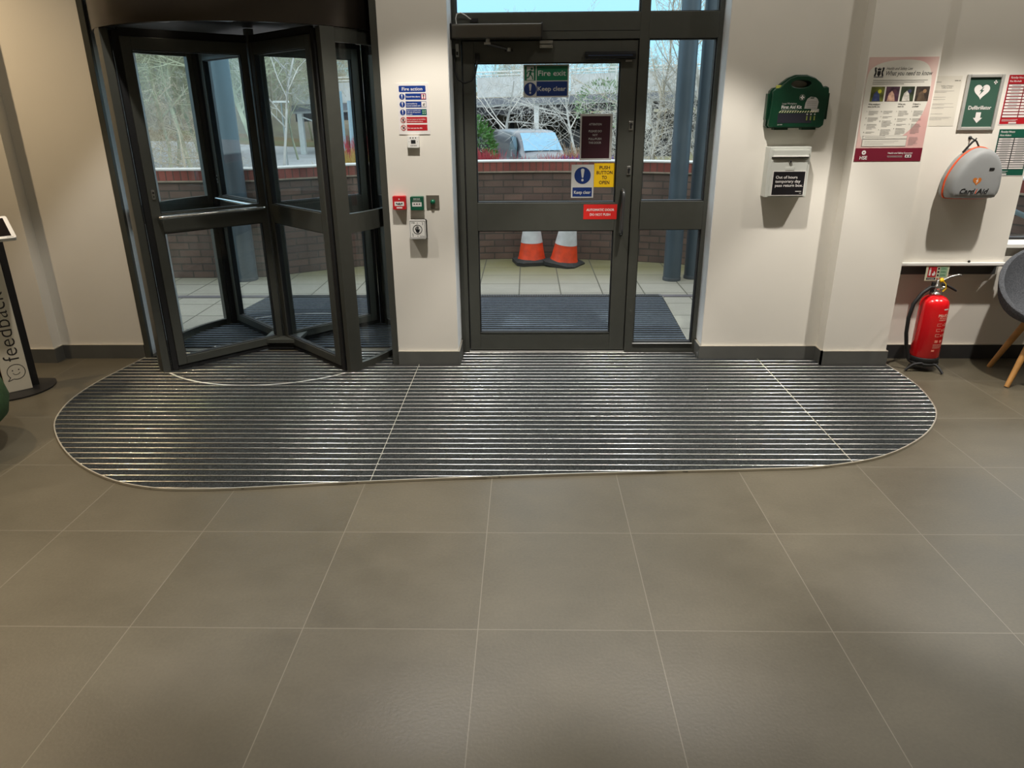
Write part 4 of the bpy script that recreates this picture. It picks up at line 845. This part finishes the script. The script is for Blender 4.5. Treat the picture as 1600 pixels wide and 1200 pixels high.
# curved brick wall with soldier coping
def wall_path():
    P=[(-9.5,7.42),(-3.2,7.49),(-2.80,7.52)]
    for i in range(33):
        a=R(128-i*4.05); P.append((.0+4.42*math.cos(a),4.06+4.42*math.sin(a)))
    return [p for p in P if p[1]>5.2]
WP=wall_path()
def wall_strip(f,path,off0,off1,z0,z1,m,flip=False):
    n=len(path); inn=[];ou=[]; L=0; Ls=[]
    for i,p in enumerate(path):
        a=Vector(path[max(i-1,0)]); b=Vector(path[min(i+1,n-1)]); d=(b-a).normalized(); q=Vector((-d.y,d.x))
        p=Vector(p); inn.append(p+q*off0); ou.append(p+q*off1)
        if i: L+=(p-Vector(path[i-1])).length
        Ls.append(L)
    f.uv=f.uv or []
    for i in range(n-1):
        quads=[([inn[i],inn[i+1]],[z0,z1]),]
        A,B,Cc,D=inn[i],inn[i+1],ou[i],ou[i+1]
        f.add([(A.x,A.y,z0),(B.x,B.y,z0),(B.x,B.y,z1),(A.x,A.y,z1)],[(0,1,2,3)],m); f.uv+=[(Ls[i],z0),(Ls[i+1],z0),(Ls[i+1],z1),(Ls[i],z1)]
        f.add([(Cc.x,Cc.y,z0),(D.x,D.y,z0),(D.x,D.y,z1),(Cc.x,Cc.y,z1)],[(0,1,2,3)],m); f.uv+=[(Ls[i],z0),(Ls[i+1],z0),(Ls[i+1],z1),(Ls[i],z1)]
        f.add([(A.x,A.y,z1),(B.x,B.y,z1),(D.x,D.y,z1),(Cc.x,Cc.y,z1)],[(0,1,2,3)],m); f.uv+=[(Ls[i],z1),(Ls[i+1],z1),(Ls[i+1],z1+.2),(Ls[i],z1+.2)]
        f.add([(A.x,A.y,z0),(B.x,B.y,z0),(D.x,D.y,z0),(Cc.x,Cc.y,z0)],[(0,1,2,3)],m); f.uv+=[(0,0),(1,0),(1,.2),(0,.2)]
t=thing('garden_wall','low curved dark brick wall with red soldier coping beyond the paving','wall',(0,8.5,0))
f=MB(); f.keep=True; wall_strip(f,WP,0,.22,0,.985,M_brick); f.build('brickwork',t)
f=MB(); f.keep=True; wall_strip(f,WP,-.02,.24,.985,1.0,M_mortar); f.build('ledge',t)
f=MB(); f.keep=True; wall_strip(f,WP,-.005,.225,1.0,1.098,M_coping); f.build('coping',t)
f=MB(); f.keep=True; wall_strip(f,WP,-.012,.232,1.098,1.112,M_cap); f.build('cap',t)
# handrail seen through the right window
f=MB(); M_pr=mat('pale blue painted rail',(140,166,180),.4,var=.04); f.tube([(3.2,5.9,1.13),(5.6,5.9,.20)],.02,M_pr,8); f.cyl((4.9,5.9,0),(4.9,5.9,.47),.018,M_pr,8); f.cyl((3.25,5.9,0),(3.25,5.9,1.11),.018,M_pr,8); tag(f.build('handrail'),'pale sloping handrail outside the small right window','handrail')
# blue grey steel posts
M_post=mat('blue grey painted steel',(74,88,98),.4,metal=.15,var=.08,scale=3)
def post(x,y,r,label):
    t=thing('canopy_post',label,'post',(x,y,0),)
    f=MB(); f.cyl((x,y,.0),(x,y,6.5),r,M_post,28); f.build('shaft',t)
    f=MB(); f.lathe([(r+.004,0),(r+.004,.03),(r+.001,.034)],mat('post base collar',(70,78,84),.5,var=.08),(x,y,0),28); f.build('base_collar',t)
post(1.495,7.34,.088,'blue grey steel post outside the side light, the left one of the near pair')
post(1.712,7.42,.074,'blue grey steel post outside the side light, the right one of the near pair')
post(-2.945,7.40,.118,'thick blue grey post seen through the revolving door, the right one of that pair')
post(-3.17,7.46,.085,'thinner blue grey post seen through the revolving door, the left one of that pair')
# cones
def cone(x,y,tilt,rz,label,ht=.67):
    t=thing('traffic_cone',label,'traffic cone',(x,y,0))
    O=mat('cone orange',(222,70,30),.5,var=.15,scale=14); Wt=mat('cone white sleeve',(206,208,210),.4,var=.1,scale=12); Bk=mat('cone black base',(46,48,48),.8,var=.15,scale=14)
    T=Matrix.Translation((x,y,.0))@Matrix.Rotation(R(rz),4,'Z')
    f=MB(); P=[]
    h=.20; c=.06
    pts=[(-h+c,-h),(h-c,-h),(h,-h+c),(h,h-c),(h-c,h),(-h+c,h),(-h,h-c),(-h,-h+c)]
    n=8; f.add([(a,b,.002) for a,b in pts]+[(a,b,.04) for a,b in pts]+[(a*.75,b*.75,.062) for a,b in pts],[tuple(range(8)),tuple(range(16,24))]+[(i,(i+1)%n,n+(i+1)%n,n+i) for i in range(n)]+[(n+i,n+(i+1)%n,2*n+(i+1)%n,2*n+i) for i in range(n)],Bk,T=T@Matrix.Rotation(R(tilt),4,'Y')); tag(f.build('cone_base',t),'black rubber base')
    T2=T@Matrix.Rotation(R(tilt),4,'Y')
    def rr(z): return .152-(z-.06)*.165
    f=MB(); f.lathe([(rr(.06)+.01,.055),(rr(.07),.075),(rr(.24),.24)],O,T=T2,n=28); cb_=f.build('cone_body',t); f=MB(); f.lathe([(rr(.46)+.001,.46),(rr(.66),.66),(0,.66)],O,T=T2,n=28); f.build('cone_tip',t)
    f=MB(); f.lathe([(rr(.24)+.002,.24),(rr(.46)+.002,.46)],Wt,T=T2,n=28); tag(f.build('reflective_sleeve',t),'white reflective sleeve')
cone(.06,8.23,0,12,'dirty orange and white traffic cone standing by the brick wall, the left one')
cone(.42,8.13,7,-28,'leaning orange and white traffic cone with its base lapping the other cone')

# ---- ground beyond, following the slope of the car park
def gz(x,y):
    pts=[(8.0,.0),(12,-.35),(20,-.85),(30,-1.05),(34,-.85),(40,-.55),(60,-.2),(90,1.2),(160,5)]
    for (a,za),(b,zb) in zip(pts[:-1],pts[1:]):
        if y<=b: z=za+(zb-za)*max(0,(y-a))/(b-a); break
    else: z=5
    if x<-12 and y>38: z+=min(1,(y-38)/30)*min(1,(-12-x)/10)*2.2
    return z
M_gr=mat('rough winter grass',(122,124,88),.95,var2=(132,110,84),scale=.35,bump=.5,bscale=4); M_asph=mat('car park asphalt',(196,198,202),.7,var=.12,scale=.6)
f=MB(); xs=[-70+3.5*i for i in range(41)]; ys=[8.0,8.9,10,12,15,18,21,24,27,30,33,36,40,45,50,56,63,72,85,100,130,160]
V=[(x_,y_,gz(x_,y_)) for y_ in ys for x_ in xs]; nx=len(xs)
for j in range(len(ys)-1):
    for i in range(nx-1):
        yc=(ys[j]+ys[j+1])/2; xc=(xs[i]+xs[i+1])/2
        m_=M_asph if (17<yc<46 and (xc<5)) or (9<yc<17 and xc<-5) else M_gr
        b=j*nx+i; f.add([V[b],V[b+1],V[b+nx+1],V[b+nx]],[(0,1,2,3)],m_,True)
o=f.build('ground_terrain'); tag(o,'sloping grass and car park ground beyond the brick wall',None,kind='structure')

# ---- trees
def tree_mesh(name,seed,H,kids,m,spread=.55,r0=.09,up=.25,low=.25,rmin=.006,curl=.25,ratio=.5):
    rs=random.Random(seed); f=MB(); V_=[];F_=[]
    def tube3(P,Rr):
        b=len(V_); n=3; u=None
        for i,p in enumerate(P):
            d=(P[min(i+1,len(P)-1)]-P[max(i-1,0)]).normalized(); a=d.orthogonal().normalized(); c=d.cross(a)
            for k in range(n):
                t_=2*PI*k/n; q=p+(a*math.cos(t_)+c*math.sin(t_))*Rr[i]; V_.append(q[:])
        for i in range(len(P)-1):
            for k in range(n): F_.append((b+i*n+k,b+i*n+(k+1)%n,b+(i+1)*n+(k+1)%n,b+(i+1)*n+k))
    def grow(p,d,L,r,lv):
        n=6 if lv==0 else 4; P=[p.copy()]; D=[d.copy()]
        for i in range(n):
            d=(d+Vector((rs.gauss(0,curl*.5),rs.gauss(0,curl*.5),rs.gauss(0,curl*.35)+up*(.25 if lv else .1)))).normalized(); p=p+d*L/n; P.append(p.copy()); D.append(d.copy())
        tube3(P,[max(rmin*.7,r*(1-.75*i/n)) for i in range(n+1)])
        if lv>=len(kids): return
        for k in range(kids[lv]):
            t_=(low if lv==0 else .15)+(1-(low if lv==0 else .15))*(k+rs.random())/kids[lv]; i=min(n-1,int(t_*n)); q=P[i].lerp(P[i+1],t_*n-i)
            az=rs.random()*2*PI; dd=D[i]; a=dd.orthogonal().normalized(); c=dd.cross(a); sd=a*math.cos(az)+c*math.sin(az)
            nd_=(dd*(1-spread)+sd*(spread+.15*rs.random())).normalized()
            grow(q,nd_,L*ratio*(1.15-.55*t_)*(.7+.5*rs.random()),max(rmin,r*(1-.7*t_)*.55),lv+1)
    grow(Vector((0,0,0)),Vector((0,0,1)),H,r0,0)
    me=bpy.data.meshes.new(name); me.from_pydata(V_,[],F_); me.materials.append(m); return me
M_bark=mat('pale winter bark',(186,184,178),.85,var=.25,scale=2); M_bark2=mat('grey brown twigs',(176,168,150),.9,var=.3,scale=1); M_bark3=mat('mossy twigs',(170,172,146),.9,var=.3,scale=1)
TM=[tree_mesh('bare_tree',11,8.5,(18,10,6,4),M_bark2,r0=.085,rmin=.009,spread=.55),tree_mesh('bare_tree',12,9.5,(20,10,6,4),M_bark3,r0=.09,rmin=.009,spread=.5),tree_mesh('bare_tree',13,7.0,(18,9,6,4),M_bark,r0=.07,rmin=.009,spread=.6),tree_mesh('bare_tree',14,8.0,(18,9,6,4),M_bark3,r0=.075,rmin=.009,spread=.6,up=.4)]
def put(me,name,x,y,s,rz,label,cat,group=None,z=None):
    o=bpy.data.objects.new(name,me); C.objects.link(o); o.location=(x,y,(gz(x,y) if z is None else z)-.05); o.scale=(s,s,s); o.rotation_euler=(0,0,rz); tag(o,label,cat,group); return o
rs=random.Random(5); ROWN=('nearest rank','second rank','middle rank','fourth rank','farthest rank')
for row,(yy,x0,x1,n_) in enumerate(((30,-20,-9.5,8),(36,-24,-10.5,10),(43,-27,-13.5,10),(51,-32,-10,13),(61,-38,-8,14))):
    for i in range(n_):
        x_=x0+(x1-x0)*(i+rs.random()*.8)/n_; put(TM[rs.randrange(4)],'bare_tree',x_,yy+rs.uniform(-2,2),rs.uniform(.8,1.15),rs.random()*6.28,'leafless tree in the %s of the tangled woodland seen through the revolving door'%ROWN[row],'tree','bare trees in the %s of the left woodland'%ROWN[row])
for i in range(17):
    x_=-11+2.35*i+rs.uniform(-.8,.8); put(TM[rs.randrange(4)],'bare_tree',x_,rs.uniform(60,68),rs.uniform(.62,.85)*(1 if x_<2 else .72),rs.random()*6.28,'leafless tree in the distant row behind the parking deck','tree','bare trees behind the parking deck')
# woodland undergrowth bank
f=MB(); rs2=random.Random(9); NX,NY=60,10
for j in range(NY+1):
    for i in range(NX+1):
        x_=-52+i*.75; y_=50+j*2.4; e_=min(1,(j/NY)*1.2)*min(1,(NX-i)/14)
        f.v.append((x_,y_,gz(x_,y_)+e_*3.2+rs2.uniform(-.35,.35)*e_-.05))
mi_=f.midx(mat('leafless undergrowth',(140,138,116),.95,var2=(126,116,104),scale=.5,bump=1,bscale=3))
for j in range(NY):
    for i in range(NX): b=j*(NX+1)+i; f.f.append([b,b+1,b+NX+2,b+NX+1]); f.mi.append(mi_); f.sm.append(True)
tag(f.build('undergrowth'),'brown green undergrowth bank rising behind the left woodland','undergrowth',kind='stuff')
# single trees near the building
put(tree_mesh('young_tree',31,4.2,(16,6,4),M_bark,r0=.035,rmin=.0035,spread=.5,low=.3,up=.5,ratio=.4),'young_tree',-4.35,13.2,1,0.4,'slim young bare tree just beyond the wall seen through the revolving door','tree',z=.0)
put(tree_mesh('shrub',32,1.5,(14,8,5,3),M_bark2,r0=.03,rmin=.003,spread=.75,low=.02,up=.25,ratio=.75),'bare_shrub',-5.35,11.3,1,1.4,'low spreading bare shrub behind the wall at the far left of the revolving door','shrub',z=.2)
put(tree_mesh('spreading_tree',33,3.6,(9,6,4,2),M_bark,r0=.09,rmin=.005,spread=.8,low=.35,up=.15,ratio=.7),'spreading_tree',-.95,35,1.15,.9,'wide branching pale tree behind the van roof','tree')
put(tree_mesh('spreading_tree',34,4.6,(12,6,4,2),M_bark,r0=.07,rmin=.006,spread=.62,low=.4,up=.3,ratio=.6),'bare_tree',2.0,26,1,.2,'bare twiggy tree right of the fire exit sticker in front of the deck','tree')
put(tree_mesh('birch',35,3.6,(8,5,3),M_bark,r0=.04,rmin=.005,spread=.5,low=.5,up=.4,ratio=.45),'birch_tree',-1.15,22,1,.2,'thin pale birch between the green bush and the van','tree')
put(tree_mesh('arching',36,2.6,(16,9,5,2),M_bark,r0=.05,rmin=.004,spread=.8,low=.05,up=-.02,ratio=.85,curl=.35),'arching_shrub',3.0,15.5,1,.2,'arching tangle of pale stems seen through the side light left of the steel posts','shrub')
put(tree_mesh('narrow_tree',37,5.4,(26,7,4),M_bark,r0=.06,rmin=.004,spread=.42,low=.1,up=.6,ratio=.34),'narrow_tree',3.72,15.2,1,.2,'tall narrow bare tree right of the two steel posts','tree')
put(tree_mesh('bare_tree',38,5.0,(14,6,4),M_bark2,r0=.05,rmin=.004,spread=.55,low=.3,up=.4,ratio=.45),'bare_tree',2.75,16.8,1,.9,'fine twigged bare tree rising against the sky in the side light','tree')
# dogwood and heather clumps
def clump(name,x,y,z,w_,h_,n_,m,label,seed,d_=.5):
    rs=random.Random(seed); f=MB()
    for i in range(n_):
        bx_=x+rs.gauss(0,w_*.28); by_=y+rs.gauss(0,d_*.28); tx_=bx_+rs.gauss(0,.09); ty_=by_+rs.gauss(0,.09); hh=h_*rs.uniform(.65,1.05)
        f.tube([(bx_,by_,z),((bx_+tx_)/2+rs.gauss(0,.015),(by_+ty_)/2,z+hh*.55),(tx_,ty_,z+hh)],[.006,.0045,.0025],m,3,True,False)
        f.tube([((bx_+tx_)/2,(by_+ty_)/2,z+hh*.5),((bx_+tx_)/2+rs.gauss(0,.05),(by_+ty_)/2+rs.gauss(0,.04),z+hh*.9)],[.004,.002],m,3,True,False)
    tag(f.build(name),label,'shrub')
M_dog=mat('red dogwood stems',(168,52,66),.7,var=.25,scale=6); M_tan=mat('tan dry stems',(168,142,112),.8,var=.2,scale=6); M_pur=mat('purple heather',(84,62,170),.8,var=.2,scale=9)
clump('dogwood_shrub',-.66,10.6,.55,.62,.58,320,M_dog,'dense red stemmed dogwood left of the van above the brick wall',1)
clump('dogwood_shrub',.55,11.0,.60,.9,.44,220,M_dog,'red stemmed dogwood in front of the van bonnet',2)
clump('dry_grass_clump',.92,11.6,.60,.5,.56,150,M_tan,'tan dry stems right of the van behind the attention notice',3)
clump('heather_clump',.88,10.5,.60,.60,.44,420,M_pur,'low purple heather above the coping right of the van',4)
clump('dogwood_shrub',-2.75,12.4,.45,.7,.80,260,M_dog,'red brown dogwood behind the signpost seen through the curved glass',5)
clump('dry_grass_clump',-2.50,11.0,.55,.7,.58,220,mat('ochre grass',(186,160,84),.8,var=.2,scale=6),'ochre grass tuft at the foot of the signpost',6)
# laurel bush
def bush(x,y,z,rw,rh,n_,m,label,seed,ls=.11):
    rs=random.Random(seed); f=MB()
    for i in range(n_):
        a=rs.random()*2*PI; u=rs.uniform(-1,1); q=math.sqrt(1-u*u); rr=rs.uniform(.55,1)**.5
        p=Vector((x+rw*rr*q*math.cos(a),y+rw*rr*q*math.sin(a),z+rh*rr*u)); d=Vector((q*math.cos(a),q*math.sin(a),u*.6+rs.gauss(.1,.4))).normalized(); sd=d.cross(Vector((rs.gauss(0,1),rs.gauss(0,1),rs.gauss(0,1)))).normalized()
        L_=ls*rs.uniform(.6,1.2); f.add([p,p+d*L_*.5+sd*L_*.17,p+d*L_,p+d*L_*.5-sd*L_*.17],[(0,1,2,3)],m)
    return f
t=thing('laurel_bush','bright green glossy laurel bush at the left side of the door glass','bush',(-1.15,16.5,-.5))
bush(-1.18,16.5,.55,.52,.98,2600,mat('laurel leaf',(66,112,50),.4,var=.4,scale=3),'',21,.13).build('foliage',t)
f=MB(); f.tube([(-1.18,16.5,-.75),(-1.16,16.5,.2)],[.05,.03],M_bark2,8); f.build('stem',t)
t=thing('holly_bush','pale green bush in front of the deck right of the attention notice','bush',(2.35,24,-.9))
bush(2.35,24,1.75,.85,.75,900,mat('holly leaf',(112,140,96),.5,var=.3,scale=3),'',22,.13).build('foliage',t)
f=MB(); f.tube([(2.35,24,-1.1),(2.35,24,1.6)],[.07,.03],M_bark2,8); f.build('stem',t)
# sign post and street lamp
t=thing('sign_post','pale blue twin pole signpost seen through the curved glass of the revolving door','signpost',(-3.95,17,-.7))
f=MB(); f.cyl((-4.11,17,-.75),(-4.11,17,2.05),.042,M_pr,12); f.build('pole',t); f=MB(); f.cyl((-3.83,16.6,-.75),(-3.83,16.6,1.85),.045,M_pr,12); f.build('pole',t)
t=thing('round_road_sign','small round white road sign near the signpost','road sign',(-3.55,19,-.8))
f=MB(); f.cyl((-3.72,19,-.85),(-3.72,19,1.4),.03,M_steel,8); f.build('pole',t)
f=MB(); f.cyl((-3.72,18.95,1.36),(-3.72,18.93,1.36),.16,M_white,20); f.build('disc',t)
t=thing('street_lamp','small pale street lamp among the bare trees seen through the revolving door','street lamp',(-9.6,30,-1))
f=MB(); f.cyl((-9.6,30,-1.1),(-9.6,30,1.95),.03,M_steel,8); f.build('pole',t); f=MB(); f.box(-9.9,-9.3,29.9,30.1,1.95,2.02,M_white); f.build('lamp_head',t,.02)

# ---- parking deck
M_conc=mat('pale concrete',(190,190,186),.8,var=.1,scale=.8); M_panel=mat('ribbed white cladding',(206,206,204),.6,var=.08,scale=2); mat('black fence board',(26,28,30),.8,var=.2,scale=1); M_dk=mat('deck soffit steel',(74,72,74),.8,var=.15,scale=1); M_wp=mat('white painted steel',(222,222,218),.5,var=.05)
def dz(x): return 1.50+(x+12.2)*.0266
t=thing('parking_deck','pale parking deck with clad parapet and white columns beyond the car park','building',(0,42,-.6))
DX0,DX1=-12.2,26
def slope_box(f,x0,x1,y0,y1,za,zb,m,n=1):
    vs=[(x,y,dz(x)+z) for x in (x0,x1) for y in (y0,y1) for z in (za,zb)]
    f.add(vs,BF,m)
f=MB(); slope_box(f,DX0,DX1,39.9,58,.0,.35,M_conc); slope_box(f,DX0,DX1,39.8,39.9,.10,.42,mat('deck fascia grey',(120,122,128),.6,var=.1)); f.build('deck_slab',t)
f=MB()
for i in range(16): y_=40.3+i*1.1; slope_box(f,DX0,DX1,y_,y_+.2,-.40,0,M_dk)
f.build('soffit_beams',t)
x_=DX0
while x_<DX1:
    f=MB(); slope_box(f,x_+.06,x_+2.30,39.95,40.03,.45,1.42,M_panel); f.build('parapet_panel',t)
    f=MB(); slope_box(f,x_+2.32,x_+2.40,39.90,39.97,.40,1.72,M_wp); f.build('parapet_post',t)
    x_+=2.4
f=MB()
for z_ in (1.66,1.50): f.tube([(DX0,39.93,dz(DX0)+z_),(DX1,39.93,dz(DX1)+z_)],.028,M_wp,6)
f.build('guard_rail',t)
for x_ in (-11.9,-5.7,.52,6.35,12.2,18,24):
    f=MB(); f.box(x_-.13,x_+.13,40.0,40.3,gz(x_,40)-.2,dz(x_)+.05,M_wp); f.build('column',t)
rs=random.Random(17)
for i in range(26):
    x_=-9+i*.80+rs.uniform(-.25,.25); f=MB(); f.box(x_-.13,x_+.13,47.0,47.2,gz(x_,47)-.2,dz(x_)-.02,MATS['black fence board'] if i%4 else M_wp); f.build('rear_column',t)
f=MB(); f.tube([(-11.8,39.98,dz(-12)-.15),(-9.6,39.98,.55)],.04,M_wp,6); f.tube([(-9.6,39.98,.9),(-10.6,39.98,-.5)],.04,M_wp,6); f.tube([(-5.9,39.98,dz(-6)-.2),(-8.0,39.98,.3)],.04,M_wp,6); f.build('cross_brace',t)
f=MB(); f.box(-12,26,58.2,58.4,-1,dz(0)-.45,mat('far wall tan',(96,90,78),.8,var=.2,scale=.6)); f.build('rear_wall',t)
# dark fence behind the van
t=thing('dark_fence','black boarded fence under the parking deck behind the van','fence',(2,38.5,-.8))
for i in range(13):
    x0_=-6.3+i*1.06; 
    f=MB(); f.box(x0_,x0_+.98,38.4,38.46,gz(x0_,38.4)-.1,gz(x0_,38.4)+(1.30 if x0_>1.4 else .85),mat('black fence board',(26,28,30),.8,var=.2,scale=1)); f.build('fence_panel',t)
    f=MB(); f.box(x0_+.98,x0_+1.06,38.36,38.46,gz(x0_,38.4)-.1,gz(x0_,38.4)+(1.36 if x0_>1.4 else .9),MATS['black fence board']); f.build('fence_post',t)

# ---- van
t=thing('parked_van','grey panel van parked facing the entrance beyond the brick wall','van',(0,30,-1.05))
VT=Matrix.Translation((.72,28.2,-1.03))@Matrix.Rotation(R(-90+17),4,'Z')   # +x of the van = forward
M_van=mat('metallic grey van paint',(92,99,108),.3,metal=.35,var=.04,scale=1,coat=.5); M_vg=mat('van window glass',(120,160,185),.08,var=.05,metal=.85); M_tyre=mat('tyre',(24,24,25),.8,var=.1)
# section: (x, half width low, half width belt, half width roof, z bottom, z belt, z roof)
SEC=[(-4.85,.86,.88,.74,.42,1.05,1.78),(-4.78,.92,.93,.80,.34,1.05,1.88),(-3.6,.95,.96,.83,.30,1.05,1.92),(-2.0,.95,.96,.84,.30,1.05,1.93),(-1.35,.95,.96,.82,.30,1.05,1.90),(-1.05,.95,.955,.76,.30,1.06,1.82),(-.62,.95,.95,.72,.30,1.06,1.50),(-.28,.95,.94,.78,.30,1.04,1.18),(-.02,.94,.92,.76,.32,.98,1.08),(.28,.92,.88,.66,.34,.86,.97),(.42,.86,.80,.56,.36,.74,.84),(.46,.78,.72,.5,.40,.66,.72)]
rings=[]
for x_,wl,wb,wr,zb,zm,zr in SEC:
    half=[(wl*.85,zb),(wl,zb+.1),(wb*1.0,(zb+zm)/2),(wb,zm),(wr+(wb-wr)*.35,zm+(zr-zm)*.55),(wr,zr-.09*(zr-zm)-.02),(wr*.86,zr-.01),(wr*.45,zr+.015)]
    ring=[(x_,-a,z) for a,z in half]+[(x_,a,z) for a,z in half[::-1]]
    rings.append([tuple(VT@Vector(p)) for p in ring])
f=MB(); loft(f,rings,M_van); f.build('body',t)
def vq(P,m,name,lab=None):
    f=MB(); f.keep=True; f.add([VT@Vector(p) for p in P],[tuple(range(len(P)))],m); o=f.build(name,t); 
    if lab: o['label']=lab
vq([(-1.02,-.70,1.835),(-1.02,.70,1.835),(-.60,.72,1.535),(-.27,.76,1.225),(-.27,-.76,1.225),(-.60,-.72,1.535)],M_vg,'windscreen')
for sgn in (-1,1):
    vq([(-1.75,sgn*.945,1.10),(-.62,sgn*.955,1.10),(-.78,sgn*.875,1.42),(-1.12,sgn*.83,1.70),(-1.70,sgn*.865,1.70)],M_vg,'side_window')
    f=MB(); f.rbox(-.72,-.56,min(sgn*.98,sgn*1.16),max(sgn*.98,sgn*1.16),1.02,1.26,M_van,.04,VT,'x'); f.build('wing_mirror',t)
    vq([(.16,sgn*.90,.80),(.40,sgn*.80,.72),(.44,sgn*.52,.70),(.30,sgn*.50,.88),(.10,sgn*.84,.90)],M_chrome,'headlight')
    for x_ in (-.35,-3.75):
        f=MB(); f.cyl((x_,sgn*.76,.33),(x_,sgn*.97,.33),.33,M_tyre,24,T=VT); w_=f.build('wheel',t); f=MB(); f.cyl((x_,sgn*.965,.33),(x_,sgn*.975,.33),.2,M_steel,16,T=VT); f.build('hub_cap',w_)
f=MB(); f.box(.455,.475,-.5,.5,.50,.62,M_gasket,VT); f.box(.44,.468,-.42,.42,.70,.735,M_chrome,VT); f.build('grille',t)
f=MB(); f.box(.475,.485,-.26,.26,.40,.50,M_white,VT); f.build('number_plate',t)
f=MB(); f.tube([(-1.30,0,1.91),(-1.45,0,2.13)],.008,M_gasket,5,T=VT); f.build('aerial',t)
